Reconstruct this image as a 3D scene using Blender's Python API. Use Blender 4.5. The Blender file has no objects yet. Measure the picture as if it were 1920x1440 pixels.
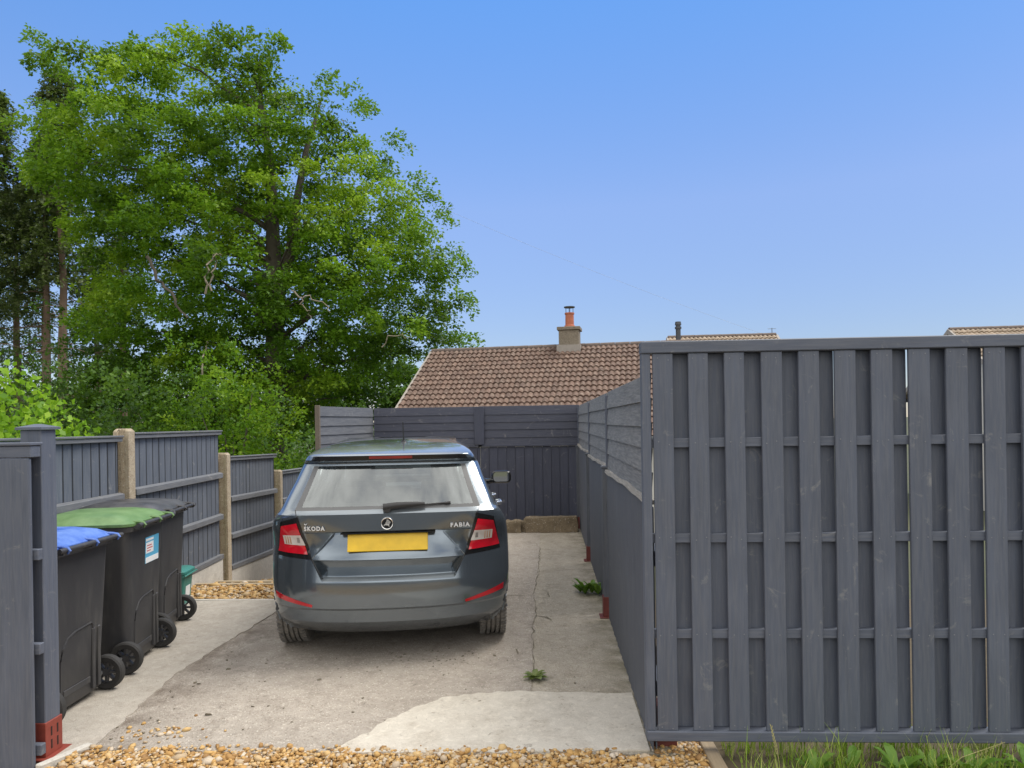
import bpy, bmesh, math, random
import numpy as np
from mathutils import Vector, Matrix, noise
R = math.radians
random.seed(7); rng = np.random.default_rng(7)
C = bpy.context.scene.collection
sc = bpy.context.scene

# ------------------------------------------------------------------ camera, sky, sun, exposure
cam = bpy.data.objects.new('camera', bpy.data.cameras.new('camera')); C.objects.link(cam)
cam.data.sensor_width = 36.0; cam.data.lens = 1300 / 1920 * 36
cam.data.shift_y = 70 / 1920; cam.data.clip_start = 0.05; cam.data.clip_end = 2000
psi, rho = math.atan(62 / 1300), 0.0155
cam.matrix_world = (Matrix.Translation((0, 0, 1.53)) @ Matrix.Rotation(psi, 4, 'Z') @ Matrix.Rotation(R(90), 4, 'X')
                    @ Matrix.Rotation(-rho, 4, 'Z'))
sc.camera = cam
sc.view_settings.view_transform = 'Standard'; sc.view_settings.look = 'None'
sc.view_settings.exposure = 0.7; sc.view_settings.gamma = 1.0
SUN_EL, SUN_AZ = 57, 64           # elevation; azimuth clockwise from +Y: high, to the right and a little ahead
w = bpy.data.worlds.new('World'); sc.world = w; w.use_nodes = True
nt = w.node_tree; nt.nodes.clear()
def wn(t, **k):
    n = nt.nodes.new(t)
    for a, b in k.items(): setattr(n, a, b)
    return n
sky = wn('ShaderNodeTexSky', sky_type='NISHITA', sun_disc=False, sun_elevation=R(SUN_EL), sun_rotation=R(SUN_AZ),
         air_density=1.0, dust_density=0.2, ozone_density=2.0, altitude=200)
bg1 = wn('ShaderNodeBackground'); bg1.inputs[1].default_value = 0.130
bg2 = wn('ShaderNodeBackground'); bg2.inputs[0].default_value = (1.0, 0.98, 0.95, 1)
def wm(op, a, b):
    m = wn('ShaderNodeMath', operation=op)
    for i, v in enumerate((a, b)):
        if isinstance(v, (int, float)): m.inputs[i].default_value = v
        else: nt.links.new(v, m.inputs[i])
    return m.outputs[0]
def wmr(v, a, b, c=0, d=1):
    m = wn('ShaderNodeMapRange', clamp=True, interpolation_type='SMOOTHSTEP'); nt.links.new(v, m.inputs[0])
    for i, q in enumerate((a, b, c, d)): m.inputs[i + 1].default_value = q
    return m.outputs[0]
tc = wn('ShaderNodeTexCoord'); sep = wn('ShaderNodeSeparateXYZ'); nt.links.new(tc.outputs['Generated'], sep.inputs[0])
hue = wn('ShaderNodeValToRGB'); nt.links.new(sep.outputs['Z'], hue.inputs[0]); he = hue.color_ramp.elements   # deeper blue overhead
he[0].position = .10; he[0].color = (.49, .485, .565, 1); he[1].position = .52; he[1].color = (.50, .75, .98, 1); h2 = he.new(.29); h2.color = (.68, .67, .77, 1)
hm_ = wn('ShaderNodeMix', data_type='RGBA', blend_type='MULTIPLY'); hm_.inputs[0].default_value = 1
nt.links.new(sky.outputs[0], hm_.inputs[6]); nt.links.new(hue.outputs[0], hm_.inputs[7]); even = wmr(sep.outputs['X'], -.6, .6, 1.20, .84)
vm = wn('ShaderNodeVectorMath', operation='SCALE'); nt.links.new(hm_.outputs[2], vm.inputs[0]); nt.links.new(even, vm.inputs['Scale']); nt.links.new(vm.outputs[0], bg1.inputs[0])
nz = wn('ShaderNodeTexNoise'); nz.inputs['Scale'].default_value = 2.4; nz.inputs['Detail'].default_value = 8; nz.inputs['Roughness'].default_value = 0.58
nt.links.new(tc.outputs['Generated'], nz.inputs['Vector'])
# the bank of cloud overhead and behind the photographer
bank = wm('SUBTRACT', sep.outputs['Z'], wm('MULTIPLY', sep.outputs['Y'], 0.6))
mask = wm('MULTIPLY', wmr(bank, 0.32, 0.6), wmr(nz.outputs[0], 0.26, 0.50))
bri = wmr(nz.outputs[0], 0.38, 0.62, 0.62, 1.26)
nt.links.new(bri, bg2.inputs[1])
mx = wn('ShaderNodeMixShader'); nt.links.new(mask, mx.inputs[0]); nt.links.new(bg1.outputs[0], mx.inputs[1]); nt.links.new(bg2.outputs[0], mx.inputs[2])
wo = wn('ShaderNodeOutputWorld'); nt.links.new(mx.outputs[0], wo.inputs[0])
sd = bpy.data.lights.new('sun', 'SUN'); sd.energy = 2.1; sd.angle = R(32); sd.color = (1.0, 0.95, 0.87)
so = bpy.data.objects.new('sun', sd); C.objects.link(so)
az, el = R(SUN_AZ), R(SUN_EL)
sdir = Vector((math.sin(az) * math.cos(el), math.cos(az) * math.cos(el), math.sin(el)))
so.rotation_euler = sdir.to_track_quat('Z', 'Y').to_euler()

# ------------------------------------------------------------------ helpers
class MB:
    def __init__(s): s.v = []; s.f = []; s.r = []
    def add(s, vs, fs, M=None, rnd=None):
        o = len(s.v); r = random.random() if rnd is None else rnd
        for p in vs:
            p = Vector(p); s.v.append(tuple(M @ p if M else p))
        for f in fs: s.f.append(tuple(o + i for i in f)); s.r.append(r)
    def box(s, x0, x1, y0, y1, z0, z1, M=None, rnd=None):
        s.add([(x0,y0,z0),(x1,y0,z0),(x1,y1,z0),(x0,y1,z0),(x0,y0,z1),(x1,y0,z1),(x1,y1,z1),(x0,y1,z1)],
              [(3,2,1,0),(4,5,6,7),(0,1,5,4),(1,2,6,5),(2,3,7,6),(3,0,4,7)], M, rnd)
    def hexa(s, p, M=None, rnd=None):      # 8 corners in box order
        s.add(p, [(3,2,1,0),(4,5,6,7),(0,1,5,4),(1,2,6,5),(2,3,7,6),(3,0,4,7)], M, rnd)
    def prism(s, poly, h0, h1, M=None, rnd=None):
        n = len(poly)
        s.add([(x, y, h0) for x, y in poly] + [(x, y, h1) for x, y in poly],
              [tuple(range(n))[::-1], tuple(range(n, 2*n))] + [(i, (i+1) % n, n+(i+1) % n, n+i) for i in range(n)], M, rnd)
    def tube(s, pts, rad, n=8, M=None, rnd=None, cap=True):
        pts = [Vector(p) for p in pts]
        if isinstance(rad, (int, float)): rad = [rad] * len(pts)
        vs, fs = [], []; up = Vector((0.13, 0.21, 1)).normalized()
        for i, p in enumerate(pts):
            t = (pts[min(i+1, len(pts)-1)] - pts[max(i-1, 0)]).normalized()
            a = t.cross(up)
            if a.length < 0.15: a = t.cross(Vector((1, 0, 0)))
            a.normalize(); b = t.cross(a)
            for k in range(n):
                q = 2*math.pi*k/n; vs.append(p + (a*math.cos(q) + b*math.sin(q))*rad[i])
        for i in range(len(pts)-1):
            for k in range(n): fs.append((i*n+k, i*n+(k+1) % n, (i+1)*n+(k+1) % n, (i+1)*n+k))
        if cap: fs.append(tuple(range(n))[::-1]); fs.append(tuple(range((len(pts)-1)*n, len(pts)*n)))
        s.add(vs, fs, M, rnd)
    def lathe(s, prof, n=32, M=None, rnd=None, closed=False):      # prof: (radius, z)
        vs = [(r*math.cos(2*math.pi*k/n), r*math.sin(2*math.pi*k/n), z) for r, z in prof for k in range(n)]
        m = len(prof); fs = []
        for i in range(m if closed else m-1):
            j = (i+1) % m
            for k in range(n): fs.append((i*n+k, i*n+(k+1) % n, j*n+(k+1) % n, j*n+k))
        if not closed: fs.append(tuple(range(n))[::-1]); fs.append(tuple(range((m-1)*n, m*n)))
        s.add(vs, fs, M, rnd)
    def loft(s, rings, M=None, rnd=None, cap=True):
        n = len(rings[0]); vs = [p for r in rings for p in r]; fs = []
        for i in range(len(rings)-1):
            for k in range(n): fs.append((i*n+k, i*n+(k+1) % n, (i+1)*n+(k+1) % n, (i+1)*n+k))
        if cap: fs.append(tuple(range(n))[::-1]); fs.append(tuple(range((len(rings)-1)*n, len(rings)*n)))
        s.add(vs, fs, M, rnd)
    def build(s, name, mat, parent=None, bevel=0, sharp=None, seg=1, weld=False):
        me = bpy.data.meshes.new(name); me.from_pydata(s.v, [], s.f)
        at = me.attributes.new('rnd', 'FLOAT', 'FACE'); at.data.foreach_set('value', s.r)
        if bevel or weld:
            bm = bmesh.new(); bm.from_mesh(me)
            if weld: bmesh.ops.remove_doubles(bm, verts=bm.verts, dist=1e-5)
            if bevel:
                ed = [e for e in bm.edges if len(e.link_faces) == 2 and e.calc_face_angle(0) > 0.6]
                bmesh.ops.bevel(bm, geom=ed, offset=bevel, segments=seg, affect='EDGES', profile=0.5, clamp_overlap=True)
            bmesh.ops.recalc_face_normals(bm, faces=bm.faces); bm.to_mesh(me); bm.free()
        if sharp is not None:
            me.polygons.foreach_set('use_smooth', [True]*len(me.polygons)); me.set_sharp_from_angle(angle=R(sharp))
        me.materials.append(mat)
        return link(name, me, parent)
def link(name, me, parent=None):
    o = bpy.data.objects.new(name, me); C.objects.link(o)
    if parent: o.parent = parent
    return o
def tag(o, label=None, cat=None, group=None, kind=None):
    if label: o['label'] = label
    if cat: o['category'] = cat
    if group: o['group'] = group
    if kind: o['kind'] = kind
    return o
def thing(name, label, cat, loc=(0,0,0), rz=0.0, group=None):
    o = bpy.data.objects.new(name, None); C.objects.link(o); o.empty_display_size = 0.2
    o.location = loc; o.rotation_euler = (0, 0, rz); return tag(o, label, cat, group)
def quads(name, V, rnd, mat, parent=None):          # V: (N,4,3) array of loose leaf faces
    N = len(V); me = bpy.data.meshes.new(name)
    me.vertices.add(N*4); me.vertices.foreach_set('co', V.reshape(-1).astype(np.float32))
    me.loops.add(N*4); me.loops.foreach_set('vertex_index', np.arange(N*4, dtype=np.int32))
    me.polygons.add(N); me.polygons.foreach_set('loop_start', np.arange(0, N*4, 4, dtype=np.int32))
    me.update(calc_edges=True)
    at = me.attributes.new('rnd', 'FLOAT', 'FACE'); at.data.foreach_set('value', np.asarray(rnd, dtype=np.float32))
    me.materials.append(mat); return link(name, me, parent)

# ------------------------------------------------------------------ materials
class NT:
    def __init__(s, name):
        s.m = bpy.data.materials.new(name); s.m.use_nodes = True; s.t = s.m.node_tree; s.t.nodes.clear()
        s.out = s.n('ShaderNodeOutputMaterial'); s.b = s.n('ShaderNodeBsdfPrincipled'); s.l(s.b.outputs[0], s.out.inputs[0])
        s.tc = s.n('ShaderNodeTexCoord')
    def n(s, t, **k):
        q = s.t.nodes.new(t)
        for a, b in k.items(): setattr(q, a, b)
        return q
    def l(s, a, b): s.t.links.new(a, b)
    def setv(s, i, v):
        if isinstance(v, (int, float)): i.default_value = v
        elif isinstance(v, tuple): i.default_value = v if len(v) == 4 or len(i.default_value) == 3 else v + (1,)
        else: s.l(v, i)
    def coord(s, scale=(1,1,1), src='Object', off=None):
        mp = s.n('ShaderNodeMapping'); s.l(s.tc.outputs[src], mp.inputs[0]); mp.inputs['Scale'].default_value = scale
        if off is not None: s.l(off, mp.inputs['Location'])
        return mp.outputs[0]
    def noise(s, vec, scale, detail=5, rough=0.55, dist=0):
        q = s.n('ShaderNodeTexNoise'); s.l(vec, q.inputs['Vector'])
        q.inputs['Scale'].default_value = scale; q.inputs['Detail'].default_value = detail
        q.inputs['Roughness'].default_value = rough; q.inputs['Distortion'].default_value = dist
        return q.outputs[0]
    def vor(s, vec, scale, feature='F1', out=0):
        q = s.n('ShaderNodeTexVoronoi', feature=feature); s.l(vec, q.inputs['Vector']); q.inputs['Scale'].default_value = scale
        return q.outputs[out]
    def mr(s, v, a, b, c=0.0, d=1.0):
        q = s.n('ShaderNodeMapRange', clamp=True); s.l(v, q.inputs[0])
        for i, x in enumerate((a, b, c, d)): q.inputs[i+1].default_value = x
        return q.outputs[0]
    def mix(s, f, a, b, mode='MIX'):
        q = s.n('ShaderNodeMix', data_type='RGBA', blend_type=mode)
        s.setv(q.inputs[0], f); s.setv(q.inputs[6], a); s.setv(q.inputs[7], b); return q.outputs[2]
    def math(s, op, a, b=0.0):
        q = s.n('ShaderNodeMath', operation=op); s.setv(q.inputs[0], a); s.setv(q.inputs[1], b); return q.outputs[0]
    def rnd(s): return s.n('ShaderNodeAttribute', attribute_name='rnd').outputs['Fac']
    def bump(s, h, strength=0.3, dist=0.01):
        q = s.n('ShaderNodeBump'); q.inputs['Strength'].default_value = strength; q.inputs['Distance'].default_value = dist
        s.l(h, q.inputs['Height']); s.l(q.outputs[0], s.b.inputs['Normal'])
    def set(s, **k):
        for a, v in k.items(): s.setv(s.b.inputs[a.replace('_', ' ')], v)
        return s.m
def plain(name, col, rough=0.5, var=0.15, scale=12, metal=0.0, bump=0.0, **k):
    q = NT(name); v = q.coord(); n = q.noise(v, scale)
    c = q.mix(n, tuple(x*(1-var) for x in col), tuple(min(1, x*(1+var)) for x in col))
    if bump: q.bump(q.noise(v, scale*4), bump, 0.004)
    return q.set(Base_Color=c, Roughness=rough, Metallic=metal, **k)
def wood(name, col, axis, weather=0.0, scuff=0.06, rough=0.6, pale=(.30,.29,.27)):
    q = NT(name); sc3 = [9.0, 9.0, 9.0]; sc3[axis] = 0.55
    off = q.n('ShaderNodeCombineXYZ'); r = q.rnd()
    for i, m in enumerate((17.3, 31.7, 23.1)): q.l(q.math('MULTIPLY', r, m), off.inputs[i])
    v = q.coord(tuple(sc3), off=off.outputs[0]); iso = q.coord((1,1,1), off=off.outputs[0])
    g = q.noise(v, 3.0, 8, 0.65, 0.6); g2 = q.noise(v, 12.0, 4, 0.6); big = q.noise(iso, 2.3, 4)
    c = q.mix(q.mr(g, 0.25, 0.75), tuple(x*0.78 for x in col), tuple(x*1.18 for x in col))
    c = q.mix(q.mr(r, 0, 1, 0.0, 0.30), c, tuple(x*0.72 for x in col))
    c = q.mix(q.mr(big, 0.5, 0.75, 0.0, 0.30), c, tuple(x*1.45 for x in col))
    if weather: c = q.mix(q.math('MULTIPLY', q.mr(g2, 0.40, 0.70), weather), c, pale)
    # scuffs and bare knots where the paint has worn
    k = q.noise(q.coord((1,1,1), off=off.outputs[0]), 7.0, 6, 0.7, 1.5)
    c = q.mix(q.math('MULTIPLY', q.mr(k, 0.60, 0.72), scuff*7), c, pale)
    q.bump(q.math('ADD', q.math('MULTIPLY', g2, 0.6), g), 0.35, 0.004)
    c = q.mix(q.math('GREATER_THAN', r, 1.5), c, (.022, .024, .027))      # strips painted near-black as joint shade carry rnd = 2
    return q.set(Base_Color=c, Roughness=q.mr(g, 0.2, 0.8, rough-0.08, rough+0.12))
PAINT = (.089, .103, .137)
M_wz = wood('grey_paint_vertical', PAINT, 2, 0.12)
M_wx = wood('grey_paint_across', PAINT, 0, 0.12)
M_wy = wood('grey_paint_along', PAINT, 1, 0.12)
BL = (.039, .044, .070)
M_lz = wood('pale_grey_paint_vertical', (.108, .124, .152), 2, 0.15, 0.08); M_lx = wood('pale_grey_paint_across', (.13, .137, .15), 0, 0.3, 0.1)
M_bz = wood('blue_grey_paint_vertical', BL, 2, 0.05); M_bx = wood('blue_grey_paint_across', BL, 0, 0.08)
M_gy = wood('worn_grey_along', (.145, .148, .155), 1, 0.6, 0.14, 0.75, (.30, .295, .285))
M_dz = wood('worn_grey_vertical', (.078, .086, .104), 2, 0.22, 0.04, 0.72, (.19, .19, .19))
M_cap = wood('bare_weathered', (.26, .24, .21), 1, 0.5, 0.1, 0.8, (.5, .48, .44))
M_tim = wood('raw_timber', (.30, .23, .145), 1, 0.3, 0.05, 0.8, (.42, .35, .25))
M_timx = wood('raw_timber_across', (.36, .29, .19), 0, 0.3, 0.05, 0.8, (.45, .38, .28))
M_rust = plain('red_oxide', (.13, .028, .022), 0.6, 0.3, 30, bump=0.2)
M_steel = plain('galvanised', (.45, .46, .47), 0.4, 0.15, 40, metal=0.7)

def concrete(name, a, b, stain, speck=0.5, bumps=0.5, agg=(.20,.16,.12), fine=130, edge=None):
    """worn concrete: broad tone shifts, blotches, grit; edge = (x0, x1, colour) grime gathered along a joint or fence foot"""
    q = NT(name); v = q.coord()
    n1 = q.noise(v, 0.9, 7, 0.62, 0.4); n2 = q.noise(v, 6, 9, 0.72, 0.3); n3 = q.noise(v, 60, 5, 0.75); n5 = q.noise(v, 19, 6, 0.75, 0.5)
    c = q.mix(q.mr(n1, 0.3, 0.7), a, b)
    c = q.mix(q.math('MULTIPLY', q.mr(n2, 0.46, 0.68), 0.62), c, stain)
    c = q.mix(q.math('MULTIPLY', q.mr(n5, 0.50, 0.70), 0.65), c, tuple(min(1, x*1.3) for x in b))
    c = q.mix(q.math('MULTIPLY', q.mr(n3, 0.35, 0.75), 0.35), c, tuple(min(1, x*1.35) for x in b))
    vc = q.n('ShaderNodeTexVoronoi'); q.l(v, vc.inputs['Vector']); vc.inputs['Scale'].default_value = fine; vo = vc.outputs[0]
    sepc = q.n('ShaderNodeSeparateColor'); q.l(vc.outputs['Color'], sepc.inputs[0])
    dark = q.math('MULTIPLY', q.mr(sepc.outputs[0], 0.70, 0.95), q.mr(vo, 0.5, 0.25))
    lite = q.math('MULTIPLY', q.mr(sepc.outputs[1], 0.72, 0.95), q.mr(vo, 0.5, 0.25))
    c = q.mix(q.math('MULTIPLY', dark, speck), c, agg)
    c = q.mix(q.math('MULTIPLY', lite, speck*0.8), c, (.66, .61, .53))
    n4 = q.noise(v, 24, 4, 0.8, 1.0)
    c = q.mix(q.math('MULTIPLY', q.mr(n4, 0.58, 0.70), 0.55), c, tuple(x*0.5 for x in stain))
    if edge:
        sx = q.n('ShaderNodeSeparateXYZ'); q.l(v, sx.inputs[0]); n6 = q.noise(v, 4.5, 8, .7)
        m = q.math('MULTIPLY', q.mr(sx.outputs[0], edge[0], edge[1]), q.mr(n6, .38, .62)); c = q.mix(q.math('MULTIPLY', m, .8), c, edge[2])
    q.bump(q.math('ADD', q.math('MULTIPLY', n3, 0.7), q.math('ADD', n2, q.math('MULTIPLY', vo, -0.5))), bumps, 0.008)
    return q.set(Base_Color=c, Roughness=0.9)
M_drive = concrete('driveway_concrete', (.285, .252, .213), (.38, .338, .29), (.17, .14, .11), 0.8, 1.0, fine=85, edge=(-1.85, -2.2, (.13, .10, .075)))
M_slab = concrete('side_slab_concrete', (.30, .27, .22), (.39, .345, .28), (.18, .155, .105), 0.6, 0.8, fine=95, edge=(.22, .47, (.13, .115, .065)))
M_path = concrete('strip_concrete', (.33, .30, .255), (.39, .355, .305), (.24, .205, .165), 0.2, 0.3)
M_apron = concrete('apron_concrete', (.44, .405, .345), (.52, .48, .41), (.31, .265, .21), 0.2, 0.25)
M_post = concrete('concrete_post', (.33, .27, .185), (.42, .35, .25), (.22, .16, .10), 0.8, 0.7, (.16, .11, .07), 90)
M_gboard = concrete('gravel_board_concrete', (.42, .40, .36), (.50, .48, .43), (.35, .32, .28), 0.15, 0.2)
M_stone = concrete('sandstone', (.13, .10, .065), (.23, .18, .115), (.06, .045, .03), 0.5, 0.9, (.09, .07, .05), 60)
q = NT('gravel_base'); v = q.coord(); M_gbase = q.set(Base_Color=q.mix(q.noise(v, 60), (.16, .10, .05), (.32, .23, .12)), Roughness=0.95)
q = NT('gravel_stones'); r = q.rnd(); cr = q.n('ShaderNodeValToRGB'); q.l(r, cr.inputs[0])
e = cr.color_ramp.elements; e[0].position = 0; e[0].color = (.20, .10, .03, 1); e[1].position = 1; e[1].color = (.62, .56, .47, 1)
for p, col in ((.25, (.42, .23, .06, 1)), (.45, (.54, .33, .105, 1)), (.62, (.60, .42, .19, 1)), (.8, (.42, .33, .22, 1))):
    z = e.new(p); z.color = col
M_gravel = q.set(Base_Color=q.mix(q.math('MULTIPLY', q.noise(q.coord(), 120, 3), 0.5), cr.outputs[0], (.30, .19, .09)), Roughness=0.75)
q = NT('earth_and_grass'); v = q.coord()
M_ground = q.set(Base_Color=q.mix(q.noise(v, 0.7, 8, 0.7), (.035, .06, .015), (.09, .075, .04)), Roughness=0.95)
q = NT('soil'); M_soil = q.set(Base_Color=q.mix(q.noise(q.coord(), 30, 6, 0.7), (.05, .038, .022), (.13, .10, .055)), Roughness=0.95)
M_added_asph = concrete('added_road_asphalt', (.045, .045, .047), (.06, .06, .062), (.035, .034, .034), .5, .5)
M_crack = plain('crack_soil', (.16, .138, .10), 0.95, 0.4, 30)

def leafmat(name, dark, mid, light, trans=0.45, rough=0.45):
    q = NT(name); r = q.rnd(); cr = q.n('ShaderNodeValToRGB'); q.l(r, cr.inputs[0])
    e = cr.color_ramp.elements; e[0].position = 0.1; e[0].color = dark + (1,); e[1].position = 0.95; e[1].color = light + (1,)
    z = e.new(0.5); z.color = mid + (1,)
    q.set(Base_Color=cr.outputs[0], Roughness=rough); q.b.inputs['Specular IOR Level'].default_value = 0.35
    tr = q.n('ShaderNodeBsdfTranslucent'); q.l(q.mix(0.5, cr.outputs[0], (.20, .34, .02)), tr.inputs[0])
    m = q.n('ShaderNodeMixShader'); m.inputs[0].default_value = trans
    q.l(q.b.outputs[0], m.inputs[1]); q.l(tr.outputs[0], m.inputs[2]); q.l(m.outputs[0], q.out.inputs[0]); return q.m
M_beech = leafmat('beech_leaves', (.036, .088, .008), (.115, .255, .012), (.36, .52, .035))
M_con = leafmat('conifer_needles', (.06, .078, .032), (.105, .135, .055), (.17, .19, .08), 0.35)
M_und = leafmat('understorey_leaves', (.030, .075, .012), (.075, .165, .018), (.17, .29, .035), 0.35)
M_bush = leafmat('bush_leaves', (.12, .27, .012), (.25, .46, .02), (.42, .62, .05), 0.5)
M_weed = leafmat('weed_leaves', (.07, .16, .02), (.12, .24, .03), (.20, .32, .06), 0.3)
M_dock = leafmat('pale_weed_leaves', (.10, .13, .03), (.16, .21, .06), (.27, .30, .12), 0.3)
M_grass = leafmat('grass_blades', (.12, .22, .018), (.26, .39, .035), (.48, .50, .15), 0.35)
M_bark = plain('bark', (.10, .085, .065), 0.9, 0.45, 5, bump=0.6)
M_pbark = plain('conifer_bark', (.17, .115, .08), 0.9, 0.4, 4, bump=0.6)
M_dead = plain('bare_branch', (.24, .205, .15), 0.8, 0.3, 9)

# ------------------------------------------------------------------ the setting: ground, slabs, gravel
def sheet(name, poly, z0, z1, mat):
    b = MB(); b.prism(poly, z0, z1); return tag(b.build(name, mat), kind='structure')
b = MB(); xs = np.concatenate([np.linspace(-600, -40, 8), np.linspace(-30, 30, 31), np.linspace(40, 600, 8)])
ys = np.concatenate([np.linspace(-300, -20, 6), np.linspace(-10, 40, 51), np.linspace(60, 1200, 9)])
gz = lambda x, y: -0.75 - 0.75*min(1, max(0, (y-11)/5)) + 0.03*noise.noise((x*.3, y*.3, 0))
vv = [(x, y, gz(x, y)) for y in ys for x in xs]; nx = len(xs)
b.add(vv, [(j*nx+i, j*nx+i+1, (j+1)*nx+i+1, (j+1)*nx+i) for j in range(len(ys)-1) for i in range(nx-1)])
tag(b.build('ground', M_ground, sharp=60), kind='structure')
def jag(pts, amp, step, seed):       # an irregular broken edge along a polyline
    out = []; random.seed(seed)
    for (a, c) in zip(pts[:-1], pts[1:]):
        a, c = Vector(a), Vector(c); n = max(1, int((c-a).length/step)); nrm = Vector((-(c-a).y, (c-a).x)).normalized()
        for i in range(n):
            p = a.lerp(c, i/n); out.append(tuple(p + nrm*random.uniform(-amp, amp)))
    out.append(tuple(pts[-1])); return out
edge = jag([(-2.18, 3.2), (-2.24, 3.7), (-2.30, 4.2), (-2.25, 5.0), (-2.20, 5.95)], 0.012, 0.05, 3)
front = jag([(-2.18, 3.2), (-1.5, 3.19), (-.97, 3.185)], 0.012, 0.06, 4)
sheet('driveway', front + jag([(-.12, 3.19), (-.10, 4.2), (-.11, 6.1), (-.09, 8.3), (-.10, 10.4)], .006, .08, 6) + [(-2.9, 10.4), (-2.2, 5.95)] + edge[::-1][1:-1], -1.4, 0.0, M_drive)
sheet('side_slab', [(-.2, 3.19), (.62, 3.2), (.62, 10.4), (-.2, 10.4)], -1.4, -0.003, M_slab)
sheet('path', edge + [(-3.45, 5.9), (-3.35, 3.0), (-2.30, 3.1)], -1.4, 0.007, M_path)
ap = jag([(-1.02, 3.18), (-.916, 3.357), (-.826, 3.54), (-.71, 3.71), (-.59, 3.817), (-.40, 3.89), (-.211, 3.918), (.05, 3.90), (.46, 3.90)], 0.013, 0.035, 5)
sheet('apron', ap + jag([(.46, 3.225), (-.3, 3.19), (-1.02, 3.18)], 0.008, 0.05, 9)[:-1], -0.02, 0.005, M_apron)
sheet('gravel_bed', [(-6.5, 1.2), (.735, 1.2), (.735, 3.35), (.6, 3.35), (.6, 3.24), (-2.3, 3.24), (-3.3, 2.98), (-6.5, 2.98)], -1.2, -0.030, M_gbase)
sheet('added_road', [(-60, -6), (60, -6), (60, 1.2), (-60, 1.2)], -1.2, -0.05, M_added_asph)  # unseen behind the camera; added so the car paint reflects darker ground
sheet('lawn', [(.735, 1.2), (7, 1.2), (7, 6), (.735, 6)], -1.2, -0.02, M_soil)
# stepped gravel beds going down beside the car
sheet('gravel_bed', [(-3.75, 5.9), (-2.2, 5.952), (-2.25, 6.72), (-3.72, 6.72)], -1.2, -0.06, M_gbase)
sheet('gravel_bed', [(-3.85, 6.722), (-2.3, 6.722), (-2.35, 7.25), (-3.85, 7.25)], -1.2, -0.16, M_gbase)
b = MB(); b.hexa([(-3.9,7.252,-1.2),(-2.3,7.252,-1.2),(-2.5,11,-1.2),(-4.2,11,-1.2),(-3.9,7.252,-.22),(-2.3,7.252,-.22),(-2.5,11,-.85),(-4.2,11,-.85)])
tag(b.build('gravel_bed', M_gbase), kind='structure')

ICO = bmesh.new(); bmesh.ops.create_icosphere(ICO, subdivisions=1, radius=1)
IV = np.array([v.co[:] for v in ICO.verts]); IF = np.array([[v.index for v in f.verts] for f in ICO.faces]); ICO.free()
def pebbles(name, pts, size, mat, label, cat, flat=0.65, spread=0.35):
    N = len(pts); V = np.repeat(IV[None], N, 0) * (1 + rng.uniform(-.28, .28, (N, len(IV), 1)))
    V *= size * rng.lognormal(0, spread, (N, 1, 1)) * rng.uniform(.7, 1.3, (N, 1, 3)) * np.array([1.15, 1, flat])
    a = rng.uniform(0, 6.28, N); t = rng.normal(0, .35, N)
    Rz = np.zeros((N, 3, 3)); Rz[:,0,0] = np.cos(a); Rz[:,0,1] = -np.sin(a); Rz[:,1,0] = np.sin(a); Rz[:,1,1] = np.cos(a); Rz[:,2,2] = 1
    Rx = np.zeros((N, 3, 3)); Rx[:,0,0] = 1; Rx[:,1,1] = np.cos(t); Rx[:,1,2] = -np.sin(t); Rx[:,2,1] = np.sin(t); Rx[:,2,2] = np.cos(t)
    V = np.einsum('nij,nkj->nki', Rz @ Rx, V) + pts[:, None, :]
    me = bpy.data.meshes.new(name); nv = len(IV); nf = len(IF)
    me.vertices.add(N*nv); me.vertices.foreach_set('co', V.reshape(-1).astype(np.float32))
    F = (IF[None] + (np.arange(N)*nv)[:, None, None]).reshape(-1)
    me.loops.add(len(F)); me.loops.foreach_set('vertex_index', F.astype(np.int32))
    me.polygons.add(N*nf); me.polygons.foreach_set('loop_start', np.arange(0, N*nf*3, 3, dtype=np.int32)); me.update(calc_edges=True)
    at = me.attributes.new('rnd', 'FLOAT', 'FACE'); at.data.foreach_set('value', np.repeat(rng.uniform(0, 1, N), nf).astype(np.float32))
    me.materials.append(mat); return tag(link(name, me), label, cat, kind='stuff')
N = 26000; P = np.column_stack([rng.uniform(-2.6, .76, N), 3.20 - .85*rng.uniform(0, 1, N)**1.25, rng.uniform(-.030, -.008, N)])
P[:,2] += .010*np.clip((P[:,1]-3.10)/.08, 0, 1); P = P[((P[:,0] > -2.26) | (P[:,1] < 3.05)) & (P[:,1] < 3.197 + .012*np.sin(P[:,0]*9) + .006*np.sin(P[:,0]*31))]
ex = np.column_stack([rng.uniform(.47, .72, 500), rng.uniform(3.2, 3.34, 500), rng.uniform(-.02, .0, 500)])
lo = np.column_stack([rng.uniform(-2.2, .3, 240), 3.19 + np.abs(rng.normal(0, .022, 240)), np.full(240, .006)])
lo2 = np.column_stack([rng.normal(-1.95, .12, 55), rng.normal(3.36, .06, 55), np.full(55, .004)])
pebbles('gravel', np.vstack([P, ex, lo, lo2]), 0.0088, M_gravel, 'golden gravel strip across the front of the driveway', 'gravel')
pl = []
for (n, x0, x1, y0, y1, z) in ((2600, -3.6, -2.25, 5.95, 6.7, -.05), (1800, -3.7, -2.35, 6.78, 7.24, -.15)):
    pl.append(np.column_stack([rng.uniform(x0, x1, n), rng.uniform(y0, y1, n), z + rng.uniform(-.01, .012, n)]))
yy = rng.uniform(7.3, 10.5, 3500); pl.append(np.column_stack([rng.uniform(-3.8, -2.5, 3500), yy, -.22 - (yy-7.252)*.168 + .008]))
pebbles('gravel', np.vstack(pl), 0.014, M_gravel, 'golden gravel in the timber edged steps left of the car', 'gravel')
n = 90; P = np.column_stack([rng.normal(-.75, .33, n), rng.normal(4.45, .10, n), np.full(n, .002)])
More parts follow.
